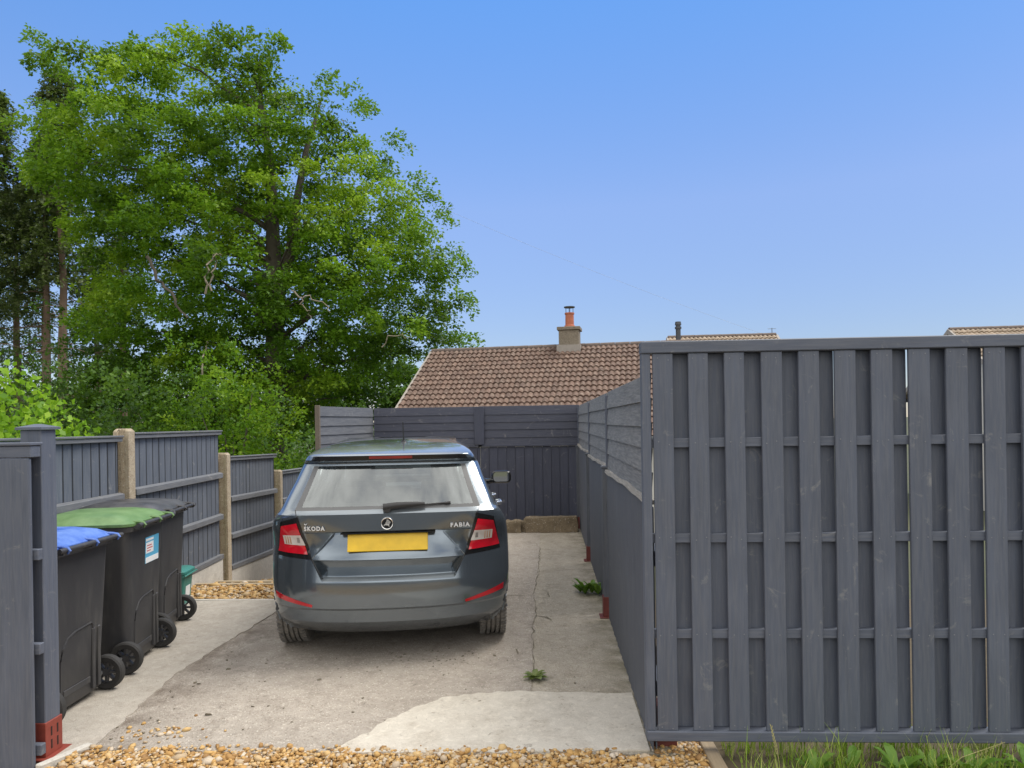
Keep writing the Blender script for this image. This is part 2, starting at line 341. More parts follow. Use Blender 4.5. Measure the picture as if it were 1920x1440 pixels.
P2 = np.column_stack([rng.normal(-2.12, .05, 40), rng.uniform(3.3, 5.0, 40), np.full(40, .004)])
P3 = np.column_stack([rng.uniform(-2.1, .3, 60), rng.uniform(3.4, 4.7, 60), np.full(60, .003)])
pebbles('debris', np.vstack([P, P2, P3]), 0.0042, M_crack, 'dark crumbs of dirt scattered on the concrete behind the car', 'dirt', 0.3, 0.5)

def crack(pts, wd, seed, z=0.0035):
    random.seed(seed); p = jag(pts, wd*.9, 0.07, seed); vs = []
    for i, a in enumerate(p):
        t = Vector(p[min(i+1, len(p)-1)]) - Vector(p[max(i-1, 0)]); nrm = Vector((-t.y, t.x)).normalized(); h = wd*random.uniform(.03, .34)*(2.2 if random.random() < .12 else 1)
        vs += [(a[0]-nrm.x*h, a[1]-nrm.y*h, z), (a[0]+nrm.x*h, a[1]+nrm.y*h, z)]
    bb = MB(); bb.add(vs, [(2*i, 2*i+1, 2*i+3, 2*i+2) for i in range(len(p)-1)])
    tag(bb.build('crack', M_crack), kind='structure')
crack([(-.10, 3.93), (-.09, 4.2), (-.115, 4.9), (-.10, 5.5), (-.125, 6.1), (-.09, 6.9), (-.085, 8.3), (-.13, 8.62), (-.30, 8.72), (-.75, 8.7)], .013, 11)
crack([(-.9, 6.05), (-.4, 6.08), (-.13, 6.06)], .011, 12); crack([(-.10, 7.05), (.2, 7.12), (.47, 7.13)], .012, 13)
crack([(-.11, 6.06), (-.05, 5.98), (.02, 6.03), (.0, 6.2), (-.05, 6.3)], .010, 14)
crack([(-.11, 5.45), (.0, 5.4), (.03, 5.32)], .009, 15); crack([(-.21, 4.65), (-.20, 4.55)], .03, 16)
crack([(-.75, 8.15), (-.3, 8.17)], .006, 18); crack([(-.21, 3.925), (.05, 3.907), (.46, 3.907)], .006, 19, .0065)

# ------------------------------------------------------------------ timber fences
def feather(b, a0, a1, z0, z1, pitch, face, thick=.013, jit=.004, axis='x', sgn=-1):
    """vertical feather-edge boards along one axis; face = outer plane, sgn = direction the outer face looks"""
    x = a0; P = [(a0, face - sgn*(thick+.010)), (a1, face - sgn*(thick+.010)), (a1, face - sgn*(thick+.016)), (a0, face - sgn*(thick+.016))]
    P = [(u, v, z0+.004) for u, v in P] + [(u, v, z1-.012) for u, v in P]
    b.hexa([(v, u, z) for u, v, z in P] if axis == 'y' else P)
    while x < a1 - .02:
        e = min(a1, x + pitch*random.uniform(.95, 1.05)); top = z1 + random.uniform(-jit, jit); g_ = random.uniform(.006, .011) if pitch < .123 else random.uniform(.004, .007)
        f0, f1 = face - sgn*thick*.55, face + sgn*.002*random.random(); bk = face - sgn*thick
        p = [(x, f0), (e-g_, f1), (e-g_, bk), (x, bk)]
        P = [(u, v, z0) for u, v in p] + [(u, v, top) for u, v in p]
        if axis == 'y': P = [(v, u, z) for u, v, z in P]
        b.hexa(P)
        if pitch < .123:  # near-black strip flush over each joint, painted in as its shade
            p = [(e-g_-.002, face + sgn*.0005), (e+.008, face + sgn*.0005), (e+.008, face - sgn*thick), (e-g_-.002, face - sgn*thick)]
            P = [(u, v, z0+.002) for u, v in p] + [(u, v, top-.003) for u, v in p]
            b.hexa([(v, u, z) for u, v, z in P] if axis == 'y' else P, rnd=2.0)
        x = e
def overlap(b, a0, a1, z0, z1, n, face, axis='x', sgn=-1, wob=.006):
    """horizontal overlapped boards, each leaning out over the one below"""
    h = (z1-z0)/n
    for i in range(n):
        zb, zt = z0 + i*h - .012 + random.uniform(-wob, wob), z0 + (i+1)*h + random.uniform(-.002, .002)
        zb2, zt2 = zb + random.uniform(-wob, wob), zt
        fo, fi = face + sgn*.012, face - sgn*.002; bk = .012
        P = [(a0, fo, zb), (a1, fo, zb2), (a1, fo - sgn*bk, zb2), (a0, fo - sgn*bk, zb), (a0, fi, zt), (a1, fi, zt2), (a1, fi - sgn*.008, zt2), (a0, fi - sgn*.008, zt)]
        if axis == 'y': P = [(v, u, z) for u, v, z in P]
        b.hexa(P)

# left boundary: four close-board panels stepping down between concrete posts
fdir = Vector((-.08, 1, 0)).normalized(); FROT = math.atan2(fdir.y, fdir.x)
def fpos(y): return Vector((-2.98 - .08*y, y, 0))
def at(o, loc, rz=0.0):
    o.location = loc; o.rotation_euler = (0, 0, rz); return o
lf = thing('fence', 'stepped dark grey close board fence with concrete posts along the left side', 'fence', (-3.42, 5.48, 0))
def inlf(o, p, rz=FROT): return at(o, (p.x+3.42, p.y-5.48, p.z), rz)
spec = [(3.50, 5.39, 1.468, 1.455, .10, (.985, .55), .0), (5.575, 7.43, 1.476, 1.472, .085, (.995, .545), -.004),
        (7.68, 9.36, 1.175, 1.125, -.10, (.70, .28), -.062), (9.63, 11.2, .872, .825, -.35, (.46, .06), -.05)]
for (y0, y1, za, zb, bot, rails, sb) in spec:
    o = fpos(y0); L = (fpos(y1)-o).length; o.z = bot
    slope = (zb-za)/L
    def sl(b):      # follow the slight fall of the ground
        b.v = [(x, y, z + x*(sb + (slope-sb)*z/H)) for x, y, z in b.v]; return b
    H = za - bot
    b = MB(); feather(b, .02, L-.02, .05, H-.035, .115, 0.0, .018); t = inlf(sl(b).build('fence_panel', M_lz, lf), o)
    b = MB(); b.box(0, L, -.035, .03, H-.04, H-.008); b.box(-.004, L+.004, -.045, .04, H-.006, H+.010); sl(b).build('capping_rail', M_lx, t, bevel=.003)
    for rz in rails:
        b = MB(); b.hexa([(0,-.045,rz-bot-.03),(L,-.045,rz-bot-.03),(L,-.004,rz-bot-.03),(0,-.004,rz-bot-.03),(0,-.045,rz-bot+.022),(L,-.045,rz-bot+.022),(L,-.004,rz-bot+.034),(0,-.004,rz-bot+.034)])
        sl(b).build('rail', M_lx, t, bevel=.003)
    b = MB(); b.box(0, L, -.04, .02, .0, .05); sl(b).build('bottom_rail', M_lx, t, bevel=.003)
for (y0, y1, z0, z1, z0b, z1b) in ((3.5, 5.39, -.22, .09, -.22, .10), (5.575, 7.43, -.32, .075, -.34, .07), (7.68, 9.36, -.42, -.102, -.70, -.208), (9.63, 11.2, -.85, -.352, -.95, -.432)):
    o = fpos(y0); L = (fpos(y1)-o).length; b = MB()
    b.hexa([(0,-.03,z0),(L,-.03,z0b),(L,.02,z0b),(0,.02,z0),(0,-.03,z1),(L,-.03,z1b),(L,.02,z1b),(0,.02,z1)])
    inlf(b.build('gravel_board', M_gboard, lf, bevel=.004), o)['label'] = 'pale concrete gravel board'
for (y, z0, z1) in ((5.48, -.5, 1.515), (7.555, -.7, 1.225), (9.49, -1.0, .90), (11.3, -1.2, .79)):
    b = MB(); m_ = z1-.018      # one H-section post, moulded top
    sec = [(-.05,-.06),(.05,-.06),(.05,-.03),(.022,-.03),(.022,.035),(.05,.035),(.05,.065),(-.05,.065),(-.05,.035),(-.022,.035),(-.022,-.03),(-.05,-.03)]
    b.loft([[(x, y_, z0) for x, y_ in sec], [(x, y_, m_) for x, y_ in sec], [(x*.65, y_*.75, z1+.004) for x, y_ in sec]])
    inlf(b.build('concrete_post', M_post, lf, bevel=.004), fpos(y))['label'] = 'buff concrete post'

# hit-and-miss panels at the front
t = thing('fence', 'large dark grey hit and miss fence panel filling the right of the view', 'fence', (.443, 3.192, 0))
W, z0, z1, first, bw, pitch = 1.85, .064, 1.884, .0475, .092, .1632
b = MB(); b.box(-.002, W, -.012, .062, z1-.055, z1); b.build('top_rail', M_wx, t, bevel=.004)
b = MB(); b.box(.0, W, -.014, .06, z0, z0+.046); b.build('bottom_rail', M_wx, t, bevel=.004)
for x0, x1 in ((.0, .040), (W-.05, W)): b = MB(); b.box(x0, x1, -.004, .055, z0+.046, z1-.055); b.build('stile', M_wz, t, bevel=.003)
f, k = MB(), MB()
for i in range(20):
    x = first + i*pitch + random.uniform(-.003, .003)
    if x + bw > W: break
    lean = random.uniform(-.003, .003); bw_ = bw + random.uniform(-.003, .003)
    f.hexa([(x,-.003,z0+.046),(x+bw_,-.003,z0+.046),(x+bw_,.013,z0+.046),(x,.013,z0+.046),(x+lean,-.003,z1-.056),(x+bw_+lean,-.003,z1-.056),(x+bw_+lean,.013,z1-.056),(x+lean,.013,z1-.056)])
    xe = x + pitch + (.010 if i in (4, 6) else random.choice((.019, .021, .018, .012, .022))); xs_ = x + bw - .012
    if xe < W: k.box(xs_, xe, .042, .056, z0+.046, z1-.056)
f.build('front_boards', M_wz, t, bevel=.0025)
nl = MB()
for i in range(11):
    for zr in (z0+.022+.04, .545, .983, 1.419, z1-.08):
        for dx in (.022, .070):
            x_, z_ = first + i*pitch + dx + random.uniform(-.006, .006), zr + random.uniform(-.008, .008)
            nl.lathe([(.0, 0), (.0032, 0), (.0030, .0012), (.0, .0014)], 8, Matrix.Translation((x_, -.0032, z_)) @ Matrix.Rotation(R(90), 4, 'X'))
tag(nl.build('nail_heads', plain('painted_nail', (.17,.18,.20), .5), t), kind='stuff'); k.build('rear_boards', M_wz, t, bevel=.002)
for zr in (1.398, .962, .524):
    b = MB(); b.box(.01, W-.01, .0135, .0415, zr, zr+.042); b.build('rail', M_wx, t, bevel=.002)
b = MB(); b.box(.035, .15, .075, .175, .0, .19); b.build('post_shoe', M_rust, t, bevel=.002)
b = MB(); b.box(1.857, 1.957, .0, .10, 0, 1.93); b.box(1.842, 1.972, -.015, .115, 1.93, 1.95); b.build('post', M_wz, t, bevel=.003)
# left front: end of a panel and its post
t = thing('fence', 'end of the grey board front fence with its capped post at the left edge', 'fence', (-2.325, 3.03, 0))
b = MB(); b.box(-1.82, .0, -.006, .06, 1.40, 1.452); b.build('top_rail', M_wx, t, bevel=.003)
b = MB(); b.box(-1.82, .006, -.015, .068, 1.454, 1.468); b.build('capping_rail', M_wx, t, bevel=.003)
f, k = MB(), MB()
for i in range(7):
    x1 = -.008 - i*.27; f.box(x1-.20, x1, -.006, .016, -.06, 1.398); k.box(x1-.29, x1-.18, .052, .068, .02, 1.398)
f.build('front_boards', M_wz, t, bevel=.006); k.build('rear_boards', M_wz, t, bevel=.003)
for zr in (.93, .50, .04): b = MB(); b.box(-1.82, .012, .018, .05, zr, zr+.05); b.build('rail', M_wx, t, bevel=.003)
b = MB(); b.box(-.05, .05, -.05, .05, .02, 1.525); p_ = at(b.build('post', M_wz, t, bevel=.003), (-.06, .125, 0))
b = MB(); b.loft([rr_ for rr_ in ([(-.064,-.064,1.5255),(.064,-.064,1.5255),(.064,.064,1.5255),(-.064,.064,1.5255)], [(-.064,-.064,1.537),(.064,-.064,1.537),(.064,.064,1.537),(-.064,.064,1.537)], [(-.01,-.01,1.552),(.01,-.01,1.552),(.01,.01,1.552),(-.01,.01,1.552)])]); b.build('cap', M_wx, p_)
M_rust2 = plain('red_oxide_fresh', (.23, .045, .030), 0.55, 0.3, 30, bump=0.2)
b = MB(); b.box(-.056, .056, -.056, .056, .008, .165); b.box(-.085, .085, -.085, .085, -.002, .008); b.build('shoe', M_rust2, p_, bevel=.002)
M_slot = plain('slot_dark', (.02, .012, .01), .8)
for yy in (-.022, .018):
    for zz in (.035, .095): b = MB(); b.box(.054, .0575, yy, yy+.008, zz, zz+.042); b.build('slot', M_slot, p_)
b = MB(); b.box(-.062, -.052, -.09, .0, .05, .13); b.build('bracket', M_steel, p_)
b = MB(); b.hexa([(-2.33,3.03,-.05),(-2.295,3.02,-.05),(-2.195,3.235,-.05),(-2.23,3.25,-.05),(-2.33,3.03,.012),(-2.295,3.02,.012),(-2.195,3.235,.012),(-2.23,3.25,.012)])
tag(b.build('edging_kerb', M_gboard, bevel=.004), 'pale grey edging strip at the foot of the red post shoe', 'edging')
b = MB(); b.hexa([(.715,2.9,-.1),(.775,2.9,-.1),(.765,3.37,-.1),(.70,3.37,-.1),(.715,2.9,.012),(.775,2.9,.012),(.765,3.37,.012),(.70,3.37,.012)])
tag(b.build('edging_board', M_tim, bevel=.004), 'weathered timber edging between the gravel and the grass', 'edging')
for (y, z0, z1, x0, x1, lab) in ((6.70, -.22, -.03, -3.62, -2.22, 'nearer timber edging board of the gravel step left of the car'),
                          (7.22, -.3, -.125, -3.68, -2.3, 'farther timber edging board of the gravel step left of the car')):
    b = MB(); b.box(x0, x1, y, y+.045, z0, z1); tag(b.build('step_edging', M_timx, bevel=.004), lab, 'edging', 'timber step edgings')
b = MB(); b.box(-3.4, -2.2, 5.952, 5.985, -.1, .004); tag(b.build('path_lip', M_gboard, bevel=.003), 'thin pale lip along the end of the concrete path', 'edging')

# right boundary: three lower panels with horizontal boards above, posts in red shoes
rt = thing('fence', 'dark board fence with weathered slats on top running down the right of the driveway', 'fence', (.468, 3.23, 0))
for i, (y0, y1, zt) in enumerate(((3.23, 5.36, 1.135), (5.50, 7.52, 1.15), (7.66, 9.93, 1.165))):
    L = y1-y0
    b = MB(); feather(b, 0, L, .004, zt, .124, 0.0, .011, .006, 'y', -1); t = at(b.build('fence_panel', M_dz, rt), (0, y0-3.23, 0))
    b = MB(); n = 14
    wv = lambda q: .010*math.sin(q*2.3+i) + .004*math.sin(q*9.1)      # a wavy worn capping strip
    b.loft([[(-.016,L*k/n,zt+wv(L*k/n)),(.03,L*k/n,zt+wv(L*k/n)),(.03,L*k/n,zt+.02+wv(L*k/n)),(-.014,L*k/n,zt+.02+wv(L*k/n))] for k in range(n+1)])
    b.build('capping', M_cap, t)
    for rz in (.25, .85): b = MB(); b.box(.018, .06, 0, L, rz, rz+.07); b.build('rail', M_wy, t)
    b = MB(); overlap(b, .02, L+.06, 1.165, 1.745, 5, 0.0, 'y', -1, .007); u_ = at(b.build('slat_screen', M_gy, rt), (.02, y0-3.23, 0)); u_['label'] = 'weathered grey overlapping boards'
    b = MB(); b.box(-.022, .0, L+.03, L+.065, 1.15, 1.72); b.build('batten', M_wz, u_, bevel=.002)
for y in (5.43, 7.59, 9.9):
    b = MB(); b.loft([[(x*k_, y_*k_, z_) for x, y_ in ((-.036,-.038),(.038,-.038),(.038,.038),(-.036,.038))] for z_, k_ in ((.03,1),(1.15,1),(1.155,1.2),(1.172,1.2))]); p_ = at(b.build('post', M_dz, rt, bevel=.002), (.003, y-3.23, 0))
    b = MB(); b.box(-.043, .043, -.043, .043, .006, .16); b.box(-.07, .06, -.065, .065, .0, .006); b.build('shoe', M_rust, p_, bevel=.002)
# back fence
bk_ = thing('fence', 'dark blue grey fence closing the end of the driveway behind the car', 'fence', (-1.0, 10.0, 0))
for (x0, x1) in ((-2.49, -.945), (-.94, .46)):
    L = x1-x0
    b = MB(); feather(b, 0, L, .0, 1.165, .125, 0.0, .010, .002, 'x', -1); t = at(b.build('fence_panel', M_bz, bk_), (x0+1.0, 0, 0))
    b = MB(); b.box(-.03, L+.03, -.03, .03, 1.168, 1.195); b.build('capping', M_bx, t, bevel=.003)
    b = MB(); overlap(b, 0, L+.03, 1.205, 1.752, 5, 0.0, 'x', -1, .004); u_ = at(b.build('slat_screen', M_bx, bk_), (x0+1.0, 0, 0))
    b = MB(); b.box(0, L, .014, .05, 1.20, 1.74); b.build('backing_rail', M_bz, u_)
b = MB(); b.box(-.02, .12, -.045, -.025, 1.20, 1.75); b.build('cover_board', M_bz, bk_, bevel=.003)
# left return of the back fence
a0, a1 = Vector((-2.79, 8.45, 0)), Vector((-2.50, 9.97, 0)); L = (a1-a0).length; ang = math.atan2((a1-a0).y, (a1-a0).x)
t = thing('fence', 'short left return of the back fence in pale grey overlapping boards', 'fence', a0, ang)
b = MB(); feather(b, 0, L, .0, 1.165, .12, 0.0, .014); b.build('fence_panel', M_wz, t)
b = MB(); overlap(b, 0, L, 1.18, 1.755, 5, 0.0, 'x', -1, .005); b.build('slat_screen', wood('sunlit_worn_boards', (.10, .108, .125), 0, 0.35, .08, .75, (.24, .24, .245)), t)
b = MB(); b.box(-.035, -.002, -.02, .04, .4, 1.765); b.build('corner_batten', wood('dull_timber', (.13, .105, .08), 2, 0.3, .05, .8, (.22, .19, .15)), t, bevel=.003)
b = MB(); b.loft([[(x*k_, y_*k_, z_) for x, y_ in ((-.05,-.05),(.05,-.05),(.05,.05),(-.05,.05))] for z_, k_ in ((-.3,1),(1.165,1),(1.168,1.3),(1.192,1.3))])
o = tag(b.build('fence_post', M_lz, bevel=.003), 'short capped grey post beside the rear left of the car roof', 'fence post'); o.location = (-2.745, 8.36, 0)

# stone blocks
def stone(name, loc, dim, seed, label):
    bm = bmesh.new(); bmesh.ops.create_cube(bm, size=1); bmesh.ops.subdivide_edges(bm, edges=bm.edges, cuts=9, use_grid_fill=True)
    for v in bm.verts:
        p = Vector((v.co.x*dim[0], v.co.y*dim[1], v.co.z*dim[2])); q = p*6 + Vector((seed*7, seed*3, 0))
        d = noise.noise_vector(q)*.022 + noise.noise_vector(q*3.3)*.012
        k = max(abs(v.co.x), abs(v.co.z), abs(v.co.y)); e = sum(1 for c in v.co if abs(c) > .44)
        v.co = p*(1 - .035*max(0, e-1)) + d
    me = bpy.data.meshes.new(name); bm.to_mesh(me); bm.free(); me.materials.append(M_stone)
    me.polygons.foreach_set('use_smooth', [True]*len(me.polygons)); me.set_sharp_from_angle(angle=R(35))
    o = link(name, me); o.location = (loc[0], loc[1], dim[2]/2 + loc[2]); tag(o, label, 'stone', 'stone blocks at the foot of the back fence'); return o
stone('stone_block', (.06, 9.6, -.01), (.74, .2, .215), 1, 'long rough sandstone block lying at the foot of the back fence').rotation_euler = (0, R(-1.5), R(2))
stone('stone_block', (-.46, 9.58, -.01), (.21, .2, .17), 2, 'small square sandstone block between the car and the long stone')
stone('stone_block', (-.325, 9.63, -.01), (.055, .15, .15), 3, 'thin stone sliver standing between the two sandstone blocks')

# ------------------------------------------------------------------ wheeled bins and caddy
def rrect(x0, x1, y0, y1, z, r, n=5):
    out = []
    for cx, cy, a in ((x1-r, y1-r, 0), (x0+r, y1-r, 90), (x0+r, y0+r, 180), (x1-r, y0+r, 270)):
        for k in range(n+1):
            q = R(a + 90*k/n); out.append((cx + r*math.cos(q), cy + r*math.sin(q), z))
    return out
q = NT('bin_plastic'); v = q.coord(); n1 = q.noise(q.coord((1,1,.35)), 5, 7, .65); n2 = q.noise(q.coord((1,1,.12)), 38, 3, .6)
M_bin = q.set(Base_Color=q.mix(q.math('MULTIPLY', q.mr(n1, .45, .75), q.mr(n2, .3, .7)), (.040, .040, .043), (.105, .10, .092)), Roughness=q.mr(n1, .3, .7, .42, .62)); q.bump(q.noise(v, 220, 2), .12, .002)
M_tyre = plain('solid_tyre', (.030, .029, .028), .75, .3, 30, bump=.2)
def lidmat(name, c, fade): 
    q = NT(name); n = q.noise(q.coord((1,1,1)), 6, 6, .65); return q.set(Base_Color=q.mix(q.mr(n, .35, .65, .0, .9), c, fade), Roughness=.42)
def bin_(loc, rz, lidm, label, Ht=.86):
    t = thing('wheeled_bin', label, 'bin', loc, R(rz), 'wheeled bins along the left fence')
    b = MB(); rings = []
    for z, xb, xf, hw, rr in ((.035, -.04, -.45, .205, .04), (.05, -.03, -.47, .22, .05), (.30, -.022, -.505, .235, .05), (.62, -.012, -.55, .255, .05), (Ht-.03, -.004, -.58, .268, .05)):
        rings.append(rrect(xf, xb, -hw, hw, z, rr))
    rings += [rrect(-.605, .02, -.287, .287, Ht-.03, .055), rrect(-.61, .022, -.29, .29, Ht, .055), rrect(-.57, -.01, -.26, .26, Ht, .05)]
    b.loft(rings); b.build('body', M_bin, t, sharp=32)
    # moulded panel line and foot hollow on the back
    xbk = lambda z: float(np.interp(z, [.05, .30, .62, .83], [-.03, -.022, -.012, -.004])) + .001
    path = [(-.155, .06), (-.155, .30), (-.14, .36), (-.10, .405), (-.04, .425), (.10, .435), (.115, .42), (.115, .12)]
    b = MB(); b.tube([(xbk(z), y, z) for y, z in path], .006, 6); b.build('moulding', M_bin, t, sharp=40)
    for y in (.118, .168): b = MB(); b.box(xbk(.1)-.01, xbk(.1)+.016, y-.012, y+.012, .06, .40); b.build('moulding', M_bin, t, bevel=.005)
    b = MB(); b.box(xbk(.1)-.012, xbk(.1)+.004, -.13, .10, .10, .135); b.build('moulding', M_bin, t, bevel=.002)
    # handle bar
    b = MB(); b.tube([(.062, y, Ht+.012) for y in np.linspace(-.275, .275, 12)], .0135, 10)
    for y in (-.24, 0, .24): b.box(.0, .064, y-.007, y+.007, Ht-.012, Ht+.010)
    b.build('handle', M_bin, t, sharp=40)
    # lid with ribs running over the hinge bar
    b = MB(); b.loft([rrect(-.625, .022, -.293, .293, Ht+.002, .06), rrect(-.632, .028, -.30, .30, Ht+.006, .065), rrect(-.632, .028, -.30, .30, Ht+.022, .065),
        rrect(-.60, .012, -.275, .275, Ht+.030, .06), rrect(-.57, -.03, -.245, .245, Ht+.056, .07), rrect(-.50, -.10, -.18, .18, Ht+.076, .08), rrect(-.42, -.2, -.08, .08, Ht+.083, .07)])
    b.box(-.67, -.62, -.06, .06, Ht+.008, Ht+.02); ld = b.build('lid', lidm, t, sharp=35)
    b = MB()
    for y in (-.22, .02, .22):
        b = MB(); b.tube([(-.20, y, Ht+.040), (-.10, y, Ht+.036), (-.01, y, Ht+.030), (.04, y, Ht+.027), (.070, y, Ht+.022), (.080, y, Ht+.008), (.068, y, Ht-.006)], [.003, .005, .008, .009, .009, .008, .006], 8); b.build('hinge_rib', lidm, ld, sharp=45)
    b = MB(); b.tube([(-.055, -.29, .10), (-.055, .29, .10)], .011, 8); b.build('axle', M_steel, t)
    for s in (-1, 1):
        Mx = Matrix.Translation((-.03, s*.262, .10)) @ Matrix.Rotation(R(90), 4, 'X')
        b = MB(); b.lathe([(.064,-.02),(.09,-.024),(.099,-.016),(.10,0),(.099,.016),(.09,.024),(.064,.02),(.062,0)], 28, Mx, closed=True); wh = b.build('wheel', M_tyre, t, sharp=40)
        b = MB(); b.lathe([(.0,-.016),(.022,-.018),(.024,0),(.022,.018),(.0,.016)], 16, Mx)
        for k in range(8):
            q = R(45*k); b.box(.018, .066, -.006, .006, -.012, .012, Mx @ Matrix.Rotation(q, 4, 'Z'))
        b.lathe([(.058,-.012),(.067,-.012),(.067,.012),(.058,.012)], 24, Mx, closed=True); b.build('hub', M_bin, wh, sharp=40)
    return t
bin_((-2.535, 3.665, .007), 2, lidmat('blue_lid', (.022, .085, .42), (.16, .27, .60)), 'black wheeled bin with the blue lid, nearest the camera by the post', .885)
bn = bin_((-2.61, 4.42, .007), 8, lidmat('green_lid', (.075, .155, .045), (.17, .28, .115)), 'black wheeled bin with the green lid and a blue white sticker', .905)
bin_((-2.79, 5.07, .007), 10, lidmat('black_lid', (.022, .022, .024), (.10, .10, .105)), 'black wheeled bin with the black lid, farthest of the row', .898)
M_white = plain('label_white', (.75, .76, .76), .4, .05); M_cyan = plain('label_cyan', (.10, .38, .58), .4, .08); M_red = plain('label_red', (.50, .07, .08), .5, .1)
bx = lambda z: float(np.interp(z, [.05, .30, .62, .86], [-.03, -.022, -.012, -.004]))
def face_box(b, y0, y1, z0, z1, d):
    b.hexa([(bx(z0), y0, z0), (bx(z0)+d, y0, z0), (bx(z0)+d, y1, z0), (bx(z0), y1, z0), (bx(z1), y0, z1), (bx(z1)+d, y0, z1), (bx(z1)+d, y1, z1), (bx(z1), y1, z1)])
b = MB(); face_box(b, -.02, .185, .63, .80, .002); st = b.build('sticker', M_cyan, bn)
b = MB(); face_box(b, -.014, .10, .695, .765, .0032); face_box(b, -.016, .18, .632, .668, .0032); face_box(b, -.016, .10, .775, .79, .0032); b.build('white_panel', M_white, st)
b = MB(); face_box(b, 0, .07, .742, .748, .0044); face_box(b, 0, .085, .725, .731, .0044); face_box(b, 0, .055, .708, .714, .0044); b.build('print_line', M_red, st)

M_teal = plain('teal_plastic', (.045, .20, .17), .4, .15, 8)
t = thing('food_caddy', 'small teal food caddy tucked behind the black lidded bin', 'caddy', (-3.20, 5.84, .007), R(8))
b = MB(); b.loft([rrect(-.085,.085,-.09,.09,0,.02), rrect(-.10,.10,-.115,.115,.24,.025), rrect(-.112,.112,-.126,.126,.24,.03), rrect(-.112,.112,-.126,.126,.262,.03)]); b.build('body', M_teal, t, sharp=35)
b = MB(); b.loft([rrect(-.118,.118,-.132,.132,.265,.03), rrect(-.118,.118,-.132,.132,.285,.03), rrect(-.09,.09,-.10,.10,.305,.03)]); b.build('lid', M_teal, t, sharp=35)
b = MB(); b.tube([(.118,-.132,.25),(.135,-.10,.262),(.135,.10,.262),(.118,.132,.25)], .008, 6); b.build('handle', M_teal, t, sharp=40)
b = MB(); b.hexa([(.088,-.05,.06),(.091,-.05,.06),(.091,.05,.06),(.088,.05,.06),(.0945,-.05,.15),(.0975,-.05,.15),(.0975,.05,.15),(.0945,.05,.15)]); b.build('sticker', M_white, t)
# ------------------------------------------------------------------ parked car (u right, v forward, h up; 0 = rear bumper)
HV = [(.16,.20),(.20,.13),(.24,.075),(.265,.05),(.345,.030),(.36,.015),(.45,.0),(.52,.0),(.60,.012),(.66,.020),(.836,.060),(.846,.042),(.955,.040),(.965,.050),(.98,.068),(1.25,.285),(1.262,.290),(1.272,.278),(1.282,.258),(1.29,.248),(1.318,.243),(1.328,.262),(1.340,.305),(1.355,.385),(1.372,.53),(1.388,.76),(1.400,1.10),(1.408,1.5)]
HW = [(.16,.73),(.22,.765),(.30,.785),(.5,.80),(.60,.8005),(.664,.7995),(.73,.7975),(.78,.793),(.82,.786),(.86,.777),(.90,.763),(.94,.738),(.98,.705),(1.05,.675),(1.15,.635),(1.25,.60),(1.30,.57),(1.325,.552),(1.34,.538),(1.362,.505),(1.380,.46),(1.395,.39),(1.404,.28),(1.408,.2)]
HF = [(.16,3.65),(.30,3.80),(.5,3.84),(.64,3.80),(.70,3.70),(.76,3.50),(.82,3.25),(.88,2.98),(.93,2.82),(.98,2.74),(1.05,2.60),(1.15,2.40),(1.25,2.18),(1.335,1.97),(1.38,1.80),(1.408,1.62)]
def itp(t, h): return float(np.interp(h, [a for a, _ in t], [c for _, c in t]))
def sstep(a, c, x):
    k = min(1, max(0, (x-a)/(c-a))); return k*k*(3-2*k)
cornD = lambda h: .42 - .21*sstep(.72, 1.08, h); cornN = lambda h: 2.4 + 2.2*sstep(.72, 1.0, h)
HWD = lambda h: float(np.interp(h, [.535,.664,.6655,.842,.93], [.412,.478,.487,.338,.45]))      # half width of the pressed panels in the tailgate
C0 = 28
def rear(u, h, inset=0.0, inner=None):
    wd = itp(HW, h) - inset; f = min(abs(u)/wd, 1); n = cornN(h); base = itp(HV, h); au = abs(u)
    if .70 < h < .955: base += (float(np.interp(h, [.66, .955], [.02, .040])) - base)*sstep(.49, .56, au)      # the crease dies out under the lamps
    v = base
    if .528 < h < .665:
        m = float(inner) if inner is not None else sstep(.006, -.006, au - HWD(h))
        tv = float(np.interp(h, [.528,.536,.543,.552,.56,.648,.659,.665], [0,.004,.020,.078,.080,.042,.036,.024])); v = base + (tv-base)*m
    elif .665 <= h < .842:
        m = float(inner) if inner is not None else sstep(.006, -.006, au - HWD(h))
        tv = float(np.interp(h, [.665,.672,.828,.836,.842], [.024,.026,.098,.098,.05])); v = base + (tv-base)*m
    return v + inset + cornD(h)*(1 - (1 - f**n)**(1/n))
rows = [.16,.18,.20,.22,.24,.265,.30,.33,.345,.353,.36,.385,.41,.45,.49,.515,.526,.531,.536,.543,.548,.552,.556,.575,.60,.625,.64,.652,.659,.6645,.6665,.672,.70,.73,.76,.79,.81,.826,.834,.838,.842,.846,.862,.88,.91,.94,.95,.955,.96,.965,.972,.98,1.0,1.03,1.07,1.11,1.15,1.19,1.22,1.25,1.257,1.262,1.267,1.272,1.277,1.282,1.284,1.287,1.29,1.305,1.316,1.319,1.323,1.328,1.333,1.338,1.343,1.349,1.355,1.361,1.367,1.373,1.379,1.385,1.390,1.395,1.400,1.404,1.408]
fcol = list(np.arange(0, .72, .0145)) + [.735,.76,.785,.81,.84,.86,.88,.90,.92,.935,.95,.963,.974,.983,.990,.9955,.9988]
NR = len(fcol); NS = 84; NF = 22
